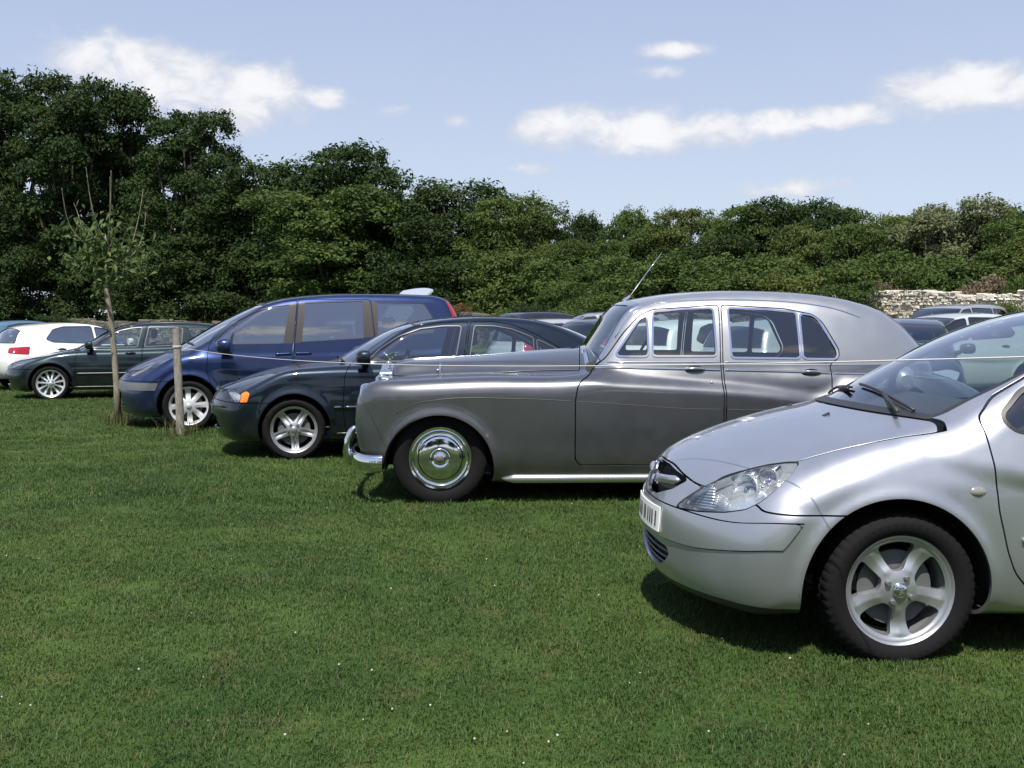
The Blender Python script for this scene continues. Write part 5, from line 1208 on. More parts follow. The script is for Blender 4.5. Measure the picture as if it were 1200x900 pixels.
def clump_mesh(name, n, rad, hmin, hmax, wid, mat, rg, lean=.7):
    vs = []; fs = []
    for _ in range(n):
        a = rg.uniform(0, 2 * PI); r = rad * math.sqrt(rg.random()); x, y = r * math.cos(a), r * math.sin(a); h = rg.uniform(hmin, hmax); d = rg.uniform(0, 2 * PI); L = rg.uniform(.1, lean) * h
        w = wid * rg.uniform(.6, 1.2); px, py = -math.sin(d) * w, math.cos(d) * w; ex, ey = math.cos(d) * L, math.sin(d) * L; b = len(vs)
        vs += [(x - px, y - py, -.004), (x + px, y + py, -.004), (x + px * .8 + ex * .35, y + py * .8 + ey * .35, h * .6), (x - px * .8 + ex * .35, y - py * .8 + ey * .35, h * .6), (x + ex, y + ey, h * rg.uniform(.8, 1.0))]
        fs += [(b, b + 1, b + 2, b + 3), (b + 3, b + 2, b + 4)]
    me = bpy.data.meshes.new(name); me.from_pydata(vs, [], fs); me.materials.append(mat); o = bpy.data.objects.new(name, me); return o
def scatter(name, pts, scl, rot, protos, label, cat):
    """instances of a few clumps on a cloud of points, one object"""
    pc = bpy.data.collections.new(name + '_clumps')
    for p in protos: pc.objects.link(p)
    me = bpy.data.meshes.new(name); me.vertices.add(len(pts)); me.vertices.foreach_set('co', np.asarray(pts, np.float32).ravel())
    for nm, arr in (('scl', scl), ('rot', rot)):
        at = me.attributes.new(nm, 'FLOAT', 'POINT'); at.data.foreach_set('value', np.asarray(arr, np.float32))
    o = bpy.data.objects.new(name, me); COL.objects.link(o)
    ng = bpy.data.node_groups.new(name, 'GeometryNodeTree'); ng.interface.new_socket('Geometry', in_out='INPUT', socket_type='NodeSocketGeometry'); ng.interface.new_socket('Geometry', in_out='OUTPUT', socket_type='NodeSocketGeometry')
    N = ng.nodes; gi = N.new('NodeGroupInput'); go = N.new('NodeGroupOutput'); iop = N.new('GeometryNodeInstanceOnPoints'); ci = N.new('GeometryNodeCollectionInfo'); ci.inputs['Collection'].default_value = pc
    ci.inputs['Separate Children'].default_value = True; ci.inputs['Reset Children'].default_value = True
    iop.inputs['Pick Instance'].default_value = True
    sa = N.new('GeometryNodeInputNamedAttribute'); sa.data_type = 'FLOAT'; sa.inputs[0].default_value = 'scl'; ra = N.new('GeometryNodeInputNamedAttribute'); ra.data_type = 'FLOAT'; ra.inputs[0].default_value = 'rot'
    cx = N.new('ShaderNodeCombineXYZ'); L = ng.links; L.new(gi.outputs[0], iop.inputs['Points']); L.new(ci.outputs[0], iop.inputs['Instance']); L.new(sa.outputs[0], iop.inputs['Scale']); L.new(ra.outputs[0], cx.inputs[2]); L.new(cx.outputs[0], iop.inputs['Rotation']); L.new(iop.outputs[0], go.inputs[0])
    md = o.modifiers.new('scatter', 'NODES'); md.node_group = ng
    return tag(o, label, cat, kind='stuff')
def build_grass():
    rg = random.Random(3); mat = blade_material('grass_blade')
    protos = [clump_mesh('grass_clump', 96, .12, .008, .024, .0017, mat, rg, 1.9) for _ in range(5)]
    P = []; S = []
    for y0, y1, dens, sc in ((2.4, 5, 190, 1.0), (5, 8, 120, 1.15), (8, 13, 62, 1.45), (13, 22, 24, 2.0), (22, 34, 8, 2.9)):
        A = (y1 - y0) * (y1 * 1.12 + 2.0); n = int(A * dens); y = RNG.uniform(y0, y1, n); hw = y1 * .56 + 1.0; x = RNG.uniform(-hw, hw, n); ok = np.abs(x) < y * .56 + 1.0; x, y = x[ok], y[ok]
        P.append(np.stack([x, y, gz(x, y) + und(x, y)], -1)); S.append(sc * RNG.uniform(.75, 1.25, len(x)))
    P = np.concatenate(P); scatter('grass', P, np.concatenate(S), RNG.uniform(0, 6.28, len(P)), protos, 'short mown lawn grass with dry blades between the cars', 'grass')
    # white clover heads
    rows = MB(); rg = random.Random(11)
    for k in range(80):
        y = 3.2 + 9 * rg.random()**1.4; x = rg.uniform(-.5, .35) * y * 1.0; r = rg.uniform(.0028, .0052); h = rg.uniform(.012, .026); z = float(gz(x, y) + und(x, y))
        prof = [(.001, h + r), (r * .7, h + r * .7), (r, h), (r * .6, h - r * .6)]; rows.lathe(prof, 7, (x, y, z), 'z')
    tag(rows.build('clover_flowers', principled('clover_white', (.42, .42, .35), .7), None, smooth=True), 'tiny white clover heads dotted over the lawn', 'clover', kind='stuff')

# ------------------------------------------------------------------ trees
def leaf_material(name, dark, light, trans=.28, warm=None):
    m = bpy.data.materials.new(name); m.use_nodes = True; t = NT(m.node_tree); b = t.n['Principled BSDF']; g = t.new('ShaderNodeNewGeometry'); oi = t.new('ShaderNodeObjectInfo')
    n = t.noise(g.outputs['Position'], .55, 3, .6).outputs[0]
    f = t.math('ADD', t.math('MULTIPLY', g.outputs['Random Per Island'], .55), t.math('MULTIPLY', t.maprange(n, .3, .7), .45))
    col = t.mix(f, c4(dark), c4(light)); col = t.mix(t.math('MULTIPLY', oi.outputs['Random'], .35), col, c4(warm or light))
    t.set(b, 'Base Color', col); b.inputs['Roughness'].default_value = .62; b.inputs['Specular IOR Level'].default_value = .16
    tr = t.new('ShaderNodeBsdfTranslucent'); t.l.new(col, tr.inputs[0]); mx = t.new('ShaderNodeMixShader'); mx.inputs[0].default_value = trans
    t.l.new(b.outputs[0], mx.inputs[1]); t.l.new(tr.outputs[0], mx.inputs[2]); t.l.new(mx.outputs[0], t.n['Material Output'].inputs[0]); return m
def bark_material(name, a, b_):
    m = bpy.data.materials.new(name); m.use_nodes = True; t = NT(m.node_tree); b = t.n['Principled BSDF']; tc = t.new('ShaderNodeTexCoord'); mp = t.new('ShaderNodeMapping'); mp.inputs['Scale'].default_value = (14, 14, 2.5); t.l.new(tc.outputs['Object'], mp.inputs[0])
    n = t.noise(mp.outputs[0], 3, 6, .7).outputs[0]; t.set(b, 'Base Color', t.mix(t.maprange(n, .3, .7), c4(a), c4(b_))); b.inputs['Roughness'].default_value = .9
    bp = t.new('ShaderNodeBump', inp={'Strength': .7, 'Distance': .02}); t.l.new(n, bp.inputs['Height']); t.l.new(bp.outputs[0], b.inputs['Normal']); return m
def crown_mesh(name, seed, lobes, nleaf, size, mat, droop=.25):
    """leaf sprays in clumps spread through lobes (centre, radii); unit tree is 1 high"""
    rng = np.random.default_rng(seed); V = []; vol = np.array([l[3] * l[4] * l[5] for l in lobes])**.67; vol /= vol.sum(); C = []; Nn = []
    for l, w in zip(lobes, vol):
        nc = max(int(nleaf * w / 14), 3); d = rng.normal(size=(nc, 3)); d /= np.linalg.norm(d, axis=1)[:, None]; d[:, 2] = np.where(d[:, 2] < -.45, -d[:, 2] * .6, d[:, 2])
        rad = rng.uniform(.62, 1.06, nc)**.8; rad *= 1 + .16 * np.sin(d[:, 0] * 5 + seed) * np.sin(d[:, 1] * 6 + 1) + .10 * np.sin(d[:, 2] * 9 + seed * 2)
        c = np.array(l[:3]) + d * rad[:, None] * np.array(l[3:6])
        m = 14; cc = np.repeat(c, m, 0) + rng.normal(size=(nc * m, 3)) * size * np.array([1.25, 1.25, .75]); C.append(cc); Nn.append(np.repeat(d, m, 0))
    C = np.concatenate(C); D = np.concatenate(Nn); n = len(C)
    nor = D * .5 + rng.normal(size=(n, 3)) * .55 + np.array([0, 0, .45]); nor /= np.linalg.norm(nor, axis=1)[:, None]
    a = np.cross(nor, rng.normal(size=(n, 3))); a /= np.maximum(np.linalg.norm(a, axis=1), 1e-6)[:, None]; b = np.cross(nor, a); s = size * rng.uniform(.45, 1.0, n)[:, None]
    # each spray: two crossed, folded lozenges
    tip = C + a * s * 1.05 - np.array([0, 0, 1]) * s * droop; tail = C - a * s * .95; l = C + b * s * .48 + nor * s * .12; r = C - b * s * .48 + nor * s * .12
    V = np.stack([tail, r, tip, l], 1).reshape(-1, 3); T = np.arange(len(V)).reshape(-1, 4)
    T3 = np.concatenate([T[:, [0, 1, 2]], T[:, [0, 2, 3]]])
    o = mesh_obj(name, V, T3, mat, None, None, False); me = o.data; bpy.data.objects.remove(o); return me
def trunk_mesh(name, seed, lobes, mat, r0=.022, zfork=.22):
    rg = random.Random(seed); b = MB(); top = max(l[2] for l in lobes)
    p = [(0, 0, -.02), (.006, 0, .06), (rg.uniform(-.02, .02), rg.uniform(-.02, .02), zfork), (rg.uniform(-.03, .03), rg.uniform(-.03, .03), (zfork + top) / 2), (rg.uniform(-.04, .04), rg.uniform(-.04, .04), top)]
    b.tube(p, [r0 * 1.4, r0, r0 * .85, r0 * .5, r0 * .15], 8)
    for l in lobes:
        z0 = rg.uniform(zfork * .8, zfork + .2); q = (p[2][0], p[2][1], z0); mid = ((q[0] + l[0]) * .55, (q[1] + l[1]) * .55, (z0 + l[2]) * .5 - .02)
        b.tube([q, mid, (l[0], l[1], l[2]), (l[0] * 1.25, l[1] * 1.25, l[2] + l[5] * .5)], [r0 * .5, r0 * .38, r0 * .22, r0 * .08], 6)
    o = b.build(name, mat, None, smooth=True); me = o.data; bpy.data.objects.remove(o); return me
def lobes_tree(seed, kind):
    rg = random.Random(seed); L = []
    n, z0, z1, zc, zr, wd, s0, s1, fl = {'tall': (30, .20, .93, .50, .52, .27, .055, .105, .85), 'round': (26, .26, .90, .54, .46, .36, .085, .150, .78), 'bush': (20, .10, .84, .28, .75, .44, .11, .19, .82)}[kind]
    for k in range(n):
        z = z0 + (z1 - z0) * (k + rg.random() * .6) / n; w = wd * math.sqrt(max(.03, 1 - ((z - zc) / zr)**2)); a = k * 2.4 + rg.random(); d = w * rg.uniform(.30, 1.0); s = rg.uniform(s0, s1) * (1.12 - .3 * z)
        L.append((d * math.cos(a), d * math.sin(a), z, s * 1.2, s * 1.2, s * fl))
    return L
def build_trees():
    LM = {'dark': leaf_material('leaf_dark', (.014, .030, .010), (.050, .085, .022), .24, (.040, .060, .015)), 'mid': leaf_material('leaf_mid', (.030, .060, .015), (.105, .155, .038), .30, (.085, .115, .028)), 'light': leaf_material('leaf_olive', (.050, .078, .020), (.150, .185, .050), .30, (.13, .145, .04)),
          'pale': leaf_material('leaf_pale', (.075, .095, .042), (.17, .195, .095), .25), 'rust': leaf_material('leaf_rust', (.075, .045, .020), (.20, .115, .05), .2), 'dead': leaf_material('leaf_dead', (.085, .068, .045), (.19, .15, .10), .1)}
    BK = bark_material('bark', (.045, .038, .028), (.11, .095, .07))
    lib = {}
    def crown(kind, colr, v):
        key = (kind, colr, v)
        if key not in lib:
            seed = {'tall': 10, 'round': 40, 'bush': 70}[kind] + v; L = lobes_tree(seed, kind)
            nl, sz = {'tall': (46000, .0112), 'round': (30000, .0150), 'bush': (17000, .0235)}[kind]
            if (kind, v) in lib: me = lib[kind, v]
            else: me = crown_mesh('crown', seed, L, nl, sz, LM[colr]); lib[kind, v] = me
            if (kind, v, 't') not in lib: lib[kind, v, 't'] = trunk_mesh('trunk', seed, L, BK, {'tall': .016, 'round': .022, 'bush': .018}[kind], {'tall': .2, 'round': .22, 'bush': .08}[kind])
            lib[key] = (me, lib[kind, v, 't'])
        return lib[key]
    used = {}
    def plant(px, top, Y, wid, kind, colr, label, name, cat, group, rot=None, zoff=0.0):
        X = (px - 600) / 1250 * Y; z0 = float(gz(X, Y)) + zoff; H = EYE + (378 - top) / 1250 * Y - z0
        v = (len(used) * 7 + int(px)) % 3; used[px, Y] = 1; me, tk = crown(kind, colr, v); spread = {'tall': .62, 'round': .85, 'bush': 1.15}[kind]
        r = empty(name, (X, Y, z0), rot if rot is not None else (px * 1.7) % 6.28); tag(r, label, cat, group); s = H * 1.01; r.scale = (wid / spread, wid / spread, s)
        c = bpy.data.objects.new('crown', me); COL.objects.link(c); c.parent = r; c.material_slots[0].link = 'OBJECT'; c.material_slots[0].material = LM[colr]; k = bpy.data.objects.new('trunk', tk); COL.objects.link(k); k.parent = r
        return r
    G = 'trees behind the stone wall'
    tall = [(-150, 100, 92, 15), (-62, 92, 88, 14), (22, 84, 86, 13), (78, 108, 80, 10.5), (142, 98, 83, 10.5), (226, 128, 78, 9.5), (186, 160, 90, 11)]
    for i, (px, tp, Y, w) in enumerate(tall):
        plant(px, tp, Y, w, 'tall', 'dark', ['tall dark tree far beyond the left edge of the lawn', 'tall dark tree standing at the very left edge', 'tallest dark tree, its crown reaching highest at the left', 'dark tree between the two highest crowns at the left', 'tall dark tree rising right above the young planted tree', 'dark rounded tree top under the left cloud', 'dark tree filling the gap behind the left group'][i], 'tall_tree', 'tree', G)
    rnd = [(292, 205, 74, 12, 'dark', 'dark round tree right of the left tree group'), (345, 190, 72, 11, 'dark', 'dark tree peeking above the mid green chestnut'), (405, 166, 70, 12, 'dark', 'highest dark rounded tree left of centre'), (385, 215, 64, 12, 'mid', 'mid green spreading tree below the dark dome'), (462, 222, 66, 9, 'dark', 'dark tree joining the dome and the loose crown'),
           (535, 206, 62, 10, 'dark', 'loose dark crown with sky gaps behind the people carrier roof'), (600, 224, 58, 7, 'mid', 'light edged tree left of the far estate cars')]
    for px, tp, Y, w, c_, lb in rnd: plant(px, tp, Y, w, 'round', c_, lb, 'broadleaf_tree', 'tree', G)
    # the lower belt of narrow crowns to the right
    sky_ = curve1([(610, 226), (640, 244), (690, 246), (735, 238), (790, 240), (840, 238), (880, 232), (905, 220), (935, 226), (960, 240), (1003, 233), (1045, 246), (1075, 232), (1105, 227), (1140, 240), (1190, 233), (1250, 238), (1340, 228)])
    rg = random.Random(17); px = 628; k = 0; num = ['first', 'second', 'third', 'fourth', 'fifth', 'sixth', 'seventh', 'eighth', 'ninth', 'tenth', 'eleventh', 'twelfth', 'thirteenth', 'fourteenth', 'fifteenth', 'sixteenth', 'seventeenth', 'eighteenth', 'nineteenth', 'twentieth', 'twenty first', 'twenty second', 'twenty third', 'twenty fourth', 'twenty fifth', 'twenty sixth']
    while px < 1345:
        base = 58 - (px - 600) * .034; Y = base + rg.uniform(-3, 5); tp = float(sky_(px)) + (rg.uniform(0, 5) if k % 2 == 0 else rg.uniform(12, 40)); Y -= 0 if k % 2 == 0 else 4
        c_ = 'dark' if abs(px - 905) < 22 or k in (2, 7) else ('pale' if abs(px - 1100) < 14 else ('light' if px > 1010 and rg.random() < .65 else ('mid' if rg.random() < .75 else 'light')))
        wd = {'dark': 'dark green', 'mid': 'mid green', 'light': 'olive green', 'pale': 'pale grey green'}[c_]
        plant(px, tp, Y, rg.uniform(3.9, 5.4), 'round', c_, '%s tree, %s along the tree belt counting right from the rounded bush' % (wd, num[min(k, 25)]), 'broadleaf_tree', 'tree', G); px += rg.uniform(24, 34); k += 1
    # undergrowth along the wall
    GB = 'shrubs behind the stone wall'
    und = [(-120, 300, 84, 9), (-40, 290, 84, 9), (40, 300, 80, 9), (110, 290, 78, 9), (180, 285, 76, 9), (245, 270, 72, 9), (310, 280, 70, 9), (370, 285, 66, 8), (430, 275, 64, 8), (490, 280, 60, 8), (545, 290, 57, 7), (600, 285, 53, 7), (655, 300, 50, 6), (705, 290, 47, 6), (760, 295, 44, 6), (815, 290, 42, 6), (870, 295, 39, 6), (925, 300, 37, 5.5), (975, 305, 35, 5), (1025, 290, 34, 5), (1075, 300, 33, 5), (1125, 285, 32, 5), (1180, 300, 31, 5), (1240, 290, 30, 5), (1310, 290, 30, 6)]
    wh = ['far past the left edge', 'just past the left edge', 'below the tallest dark tree', 'left of the young tree crown', 'right of the young tree crown', 'under the right end of the left tree group', 'behind the people carrier windscreen', 'above the front of the people carrier roof', 'above the middle of the people carrier', 'behind the raised tailgate', 'above the dark saloon roof', 'over the broken wall end', 'over the far estate cars', 'behind the lower aerial', 'above the front door of the vintage saloon', 'above the rear door of the vintage saloon',
          'above the rear quarter of the vintage saloon', 'above the sloping tail of the vintage saloon', 'left of the dead brown patch', 'over the left end of the bright wall', 'over the grey off roader', 'right of the grey off roader', 'above the bright wall near the right edge', 'just past the right edge', 'well past the right edge']
    for i, (px, tp, Y, w) in enumerate(und): plant(px, tp, Y, w, 'bush', 'dark' if px < 560 else ('mid' if px < 1000 or i % 2 else 'light'), 'bushy green shrub ' + wh[i], 'shrub', 'shrub', GB)
    spec = [(657, 322, 43, 3.6, 'mid', 'rounded light green bush in front of the wall above the far estate cars'), (541, 352, 50, 1.6, 'rust', 'small rust brown bush beside the people carrier tail'), (560, 350, 52, 2.2, 'mid', 'small green bush right of the rust brown one'), (940, 312, 34.5, 3.6, 'light', 'olive bush left of the bright wall end'), (985, 322, 30.6, 2.8, 'mid', 'low green bush at the left end of the bright wall'),
            (1050, 324, 31.0, 2.2, 'dead', 'dead brown creeper patch on top of the wall'), (1174, 348, 26.6, 1.5, 'light', 'small leafy bush growing in front of the bright wall'), (1165, 316, 28.6, 2.4, 'dead', 'brown withered shrub on the wall near the right edge'), (1198, 318, 27.6, 1.8, 'mid', 'fresh green shrub at the right edge on the wall'), (1090, 300, 31, 4.0, 'mid', 'blue green shrub leaning over the bright wall')]
    spec += [(472, 352, 48, 3.0, 'dark', 'low dark shrub against the wall behind the open hatchback'), (505, 356, 46, 2.4, 'mid', 'low green shrub against the wall left of the rust brown bush'), (590, 356, 43, 2.2, 'mid', 'low weedy shrub at the foot of the broken wall'), (625, 350, 42, 2.4, 'dark', 'dark shrub between the broken wall and the rounded bush'),
             (700, 340, 38, 3.4, 'mid', 'green shrub in front of the wall under the aerial'), (300, 358, 56, 2.6, 'dark', 'dark shrub at the wall behind the people carrier bonnet'), (60, 366, 66, 3.2, 'dark', 'low dark shrub at the far wall above the white hatchback')]
    for px, tp, Y, w, c_, lb in spec:
        r = plant(px, tp, Y, w, 'bush', c_, lb, 'bush', 'bush', None)
    # unseen trees added behind the camera to darken the reflections in the cars
    rg = random.Random(21); num2 = ['first', 'second', 'third', 'fourth', 'fifth', 'sixth', 'seventh', 'eighth', 'ninth', 'tenth', 'eleventh']
    for k in range(11):
        X = -46 + 9.2 * k + rg.uniform(-1.5, 1.5); Y = -34 + rg.uniform(-4, 3); v = k % 3; me, tk = crown('round', 'mid', v); r = empty('broadleaf_tree', (X, Y, 0), rg.uniform(0, 6)); r.scale = (rg.uniform(11, 14),) * 2 + (rg.uniform(7.5, 11),)
        tag(r, 'unseen tree added behind the photographer, %s of the row counting from the left' % num2[k], 'tree', 'unseen trees added behind the photographer')
        c = bpy.data.objects.new('crown', me); COL.objects.link(c); c.parent = r; c.material_slots[0].link = 'OBJECT'; c.material_slots[0].material = LM['mid' if k % 3 else 'dark']; q = bpy.data.objects.new('trunk', tk); COL.objects.link(q); q.parent = r

def build_wall():
    pts = [(24, 10.9), (9.8, 31.9), (-7.9, 58.1), (-60, 84)]; H = 1.9; HS = (1.92, 1.55, 1.42)
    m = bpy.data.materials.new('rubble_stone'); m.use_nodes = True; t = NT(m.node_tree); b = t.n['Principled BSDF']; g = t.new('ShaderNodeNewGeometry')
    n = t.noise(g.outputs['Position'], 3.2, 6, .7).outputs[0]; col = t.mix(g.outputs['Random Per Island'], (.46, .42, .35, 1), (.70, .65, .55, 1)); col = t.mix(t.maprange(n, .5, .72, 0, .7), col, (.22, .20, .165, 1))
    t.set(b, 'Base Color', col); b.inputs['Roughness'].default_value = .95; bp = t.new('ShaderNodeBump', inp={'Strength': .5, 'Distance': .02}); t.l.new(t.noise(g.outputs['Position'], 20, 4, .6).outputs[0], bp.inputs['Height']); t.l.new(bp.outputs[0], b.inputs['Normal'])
    m2 = m.copy(); m2.name = 'shade_toned_stone'; nd = [q for q in m2.node_tree.nodes if q.type == 'MIX'][0]; nd.inputs[6].default_value = (.055, .055, .042, 1); nd.inputs[7].default_value = (.15, .14, .11, 1)  # darker copy of the rubble stone, shade of overhanging trees put into its colour
    mort = principled('lime_mortar', (.46, .41, .33), .95); rg = random.Random(9)
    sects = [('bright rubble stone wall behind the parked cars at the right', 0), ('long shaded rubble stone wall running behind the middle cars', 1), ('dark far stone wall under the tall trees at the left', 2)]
    for lab, k in sects:
        A = Vector((*pts[k], 0)); B = Vector((*pts[k + 1], 0)); d = (B - A).normalized(); L = (B - A).length; nrm = Vector((d.y, -d.x, 0))
        if nrm.dot(Vector((0, 0, 0)) - A) < 0: nrm = -nrm
        root = empty('stone_wall', tuple(A), math.atan2(d.y, d.x)); tag(root, lab, 'wall', 'stone wall sections')
        ly = 1 if Vector((-d.y, d.x, 0)).dot(nrm) > 0 else -1    # local y towards the lawn
        H = HS[k]; core = MB(); nst = int(L / .8); vs = []; fs = []
        tops = [H - .12 + .10 * math.sin(i * .7 + k) + .08 * math.sin(i * .23 + 2) + rg.uniform(-.05, .05) for i in range(nst + 1)]
        for i in range(nst + 1):
            x = L * i / nst; z0 = float(gz(A.x + d.x * x, A.y + d.y * x)); tp = z0 + tops[i]; vs += [(x, -.22, z0 - .2), (x, .22, z0 - .2), (x, .22, tp), (x, -.22, tp)]
        for i in range(nst):
            a = i * 4; c = a + 4; fs += [(a, c, c + 3, a + 3), (a + 1, a + 2, c + 2, c + 1), (a + 3, c + 3, c + 2, a + 2)]
        fs += [(0, 3, 2, 1), (nst * 4, nst * 4 + 1, nst * 4 + 2, nst * 4 + 3)]
        core.add(vs, fs).build('mortar_core', mort, root)
        st = MB(); sc = (.62, 1.1, 1.7)[k]; z = 0.0; row = 0
        while z < H + .05:
            hh = rg.uniform(.06, .17) * sc; x = rg.uniform(-.2, 0)
            while x < L:
                w = rg.uniform(.10, .42) * sc; zz = float(gz(A.x + d.x * x, A.y + d.y * x)); ti = min(max(x / L * nst, 0), nst - 1); tt = tops[int(ti)] + .10
                if z + hh * .5 < tt:
                    o_ = ly * (.22 + rg.uniform(.008, .07)); yb = ly * .16; j = lambda s=.020: rg.uniform(-s, s); a0, a1, b0, b1 = x + .008, x + w - .008, zz + z + .007, zz + z + hh - .007
                    vs = [(a0 + j(), yb, b0 + j()), (a1 + j(), yb, b0 + j()), (a1 + j(), yb, b1 + j()), (a0 + j(), yb, b1 + j()), (a0 + .02 + j(), o_ + j(), b0 + .012 + j()), (a1 - .02 + j(), o_ + j(), b0 + .012 + j()), (a1 - .02 + j(), o_ + j(), b1 - .012 + j()), (a0 + .02 + j(), o_ + j(), b1 - .012 + j())]
                    st.add(vs, [(4, 5, 6, 7), (0, 1, 5, 4), (1, 2, 6, 5), (2, 3, 7, 6), (3, 0, 4, 7)])
                x += w
            z += hh; row += 1
        # loose coping
        x = 0
        while x < L:
            w = rg.uniform(.2, .45) * sc; zz = float(gz(A.x + d.x * x, A.y + d.y * x)) + tops[min(int(x / L * nst), nst - 1)]; hh = rg.uniform(.06, .15)
            st.box((x, -.25 + rg.uniform(-.03, .03), zz - .02), (x + w * .95, .25 + rg.uniform(-.03, .03), zz + hh), .02); x += w
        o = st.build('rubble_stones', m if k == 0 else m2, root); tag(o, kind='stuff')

def build_post_and_tree():
    wood = bark_material('weathered_wood', (.165, .15, .125), (.31, .285, .24))
    def post(x, y, h, r, label, lean=(0, 0), cut=.012):
        b = MB(); n = 14; rg = random.Random(int(x * 100)); vs = []; fs = []; lev = 9
        for i in range(lev + 1):
            u = i / lev
            for k in range(n):
                t = 2 * PI * k / n; rr = r * (1 + .05 * math.sin(3 * t + u * 4) + rg.uniform(-.03, .03)) * (1.04 - .08 * u)
                vs.append((lean[0] * u + rr * math.cos(t), lean[1] * u + rr * math.sin(t), -.12 + (h + .12) * u + (cut * math.cos(t) if i == lev else 0)))
        for i in range(lev):
            for k in range(n): fs.append((i * n + k, i * n + (k + 1) % n, (i + 1) * n + (k + 1) % n, (i + 1) * n + k))
        root = empty('wooden_post', (x, y, float(gz(x, y)))); tag(root, label, 'post', 'rope posts')
        b.add(vs, fs).build('shaft', wood, root, smooth=True)
        tp = [vs[lev * n + k] for k in range(n)]; e = MB().add(tp, [tuple(range(n))]); e.build('sawn_top', principled('sawn_end', (.40, .35, .27), .9), root)
        pts = [(lean[0] * .8 + (r + .004) * math.cos(t), lean[1] * .8 + (r + .004) * math.sin(t), h * .82 + .006 * t / PI) for t in np.linspace(0, 4 * PI, 30)]
        MB().tube(pts, .005, 5).build('rope_binding', ROPE, root, smooth=True); return root
    global ROPE
    ROPE = principled('white_cord', (.62, .60, .55), .8)
    A = (-4.055, 13.0); Bq = (1.72, 2.93); Be = (2.62, 1.36)
    post(A[0], A[1], 1.32, .048, 'round weathered wooden post in front of the people carrier wheel', (-.03, 0)); post(Be[0] + .04, Be[1] - .06, 1.75, .05, 'second rope post beside the photographer past the right edge')
    pts = []
    for t in np.linspace(0, 1.155, 66):
        z = 1.080 + (-.205) * t + (.43) * t * t; pts.append((A[0] + .05 + (Bq[0] - A[0] - .05) * t, A[1] - .04 + (Bq[1] - A[1] + .04) * t, z))
    tag(MB().tube(pts, .0025, 6).build('rope', ROPE, None, smooth=True), 'thin white cord strung from the wooden post across the cars', 'rope')
    # young planted tree
    BKY = bark_material('young_bark', (.15, .13, .09), (.30, .265, .20)); LY = leaf_material('young_leaf', (.06, .10, .032), (.155, .21, .07), .38)
    Y = 14.5; sx = lambda px: (px - 600) / 1250 * Y; sz = lambda py: EYE + (378 - py) / 1250 * Y
    x0 = sx(137); root = empty('young_tree', (x0, Y, 0)); tag(root, 'slender young planted tree with sparse leaves and bare upright shoots', 'tree'); rg = random.Random(4)
    tr = [(137, 500), (135.5, 455), (133, 410), (131, 375), (127, 342), (127.5, 320), (127, 300), (126, 275)]; b = MB()
    b.tube([(sx(p) - x0, .02 * math.sin(i), sz(q)) for i, (p, q) in enumerate(tr)], [.058, .044, .040, .037, .034, .026, .020, .012], 10); b.build('trunk', BKY, root, smooth=True)
    shoots = [[(127, 290), (116, 250), (112, 200)], [(127, 285), (118, 255), (116, 210)], [(128, 290), (134, 250), (137, 203)], [(128, 295), (136, 255), (141, 212)], [(126, 305), (112, 292), (93, 268), (88, 225)], [(126, 300), (106, 283), (96, 250), (93, 240)], [(129, 305), (148, 296), (158, 262), (163, 220)], [(129, 310), (150, 303), (163, 285), (168, 248)], [(128, 318), (148, 306), (165, 298)], [(126, 320), (105, 310), (86, 300)], [(127, 330), (150, 318), (172, 312)], [(127, 325), (112, 318), (92, 318)], [(127, 300), (140, 280), (150, 262)], [(126, 296), (118, 285), (104, 258)]]
    tips = []
    for i, s in enumerate(shoots):
        dy = rg.uniform(-.35, .35); P3 = [(sx(p) - x0, dy * k / (len(s) - 1), sz(q)) for k, (p, q) in enumerate(s)]; cv = catmull(P3, False, 5); n = len(cv)
        MB().tube([tuple(c) for c in cv], [.0095 * (1 - .70 * k / (n - 1)) for k in range(n)], 6).build('branch', BKY, root, smooth=True); tips.append(cv)
    rng = np.random.default_rng(8); C = []
    for cv in tips:
        for q in cv:
            u = (q[2] - sz(330)) / (sz(250) - sz(330)); k = int(max(0, 6 * (1.0 - max(0, u - .45) * 1.5)))
            if k: C.append(np.array(q) + rng.normal(size=(k, 3)) * np.array([.08, .11, .09]))
    for _ in range(150): a = rng.normal(size=3) * np.array([.22, .22, .22]); C.append((np.array([-.11, 0, sz(305)]) + a)[None])
    C = np.concatenate(C); n = len(C); nor = rng.normal(size=(n, 3)) + np.array([0, -.2, .5]); nor /= np.linalg.norm(nor, axis=1)[:, None]; a = np.cross(nor, rng.normal(size=(n, 3))); a /= np.linalg.norm(a, axis=1)[:, None]; b_ = np.cross(nor, a); s = rng.uniform(.04, .075, n)[:, None]
    dn = np.array([0, 0, 1.0]); V = np.stack([C - a * s, C - b_ * s * .42 + nor * s * .1, C + a * s * 1.1 - dn * s * .35, C + b_ * s * .42 + nor * s * .1], 1).reshape(-1, 3); T = np.arange(len(V)).reshape(-1, 4)
    o = mesh_obj('crown', V, np.concatenate([T[:, [0, 1, 2]], T[:, [0, 2, 3]]]), LY, root, None, False); tag(o, kind='stuff')
    # uncut grass round the stems
    LG = blade_material('long_grass', .45, (.16, .15, .07)); rg = random.Random(6)
    for (x, y, nb, rad, lab) in ((x0, Y - .02, 170, .26, 'uncut dry grass tuft round the young tree stem'), (A[0], A[1] - .02, 150, .24, 'uncut grass tuft round the wooden post foot')):
        o = clump_mesh('grass_tuft', nb, rad, .08, .30, .0035, LG, rg, .8); COL.objects.link(o); o.location = (x, y, float(gz(x, y))); tag(o, lab, 'grass', kind='stuff')

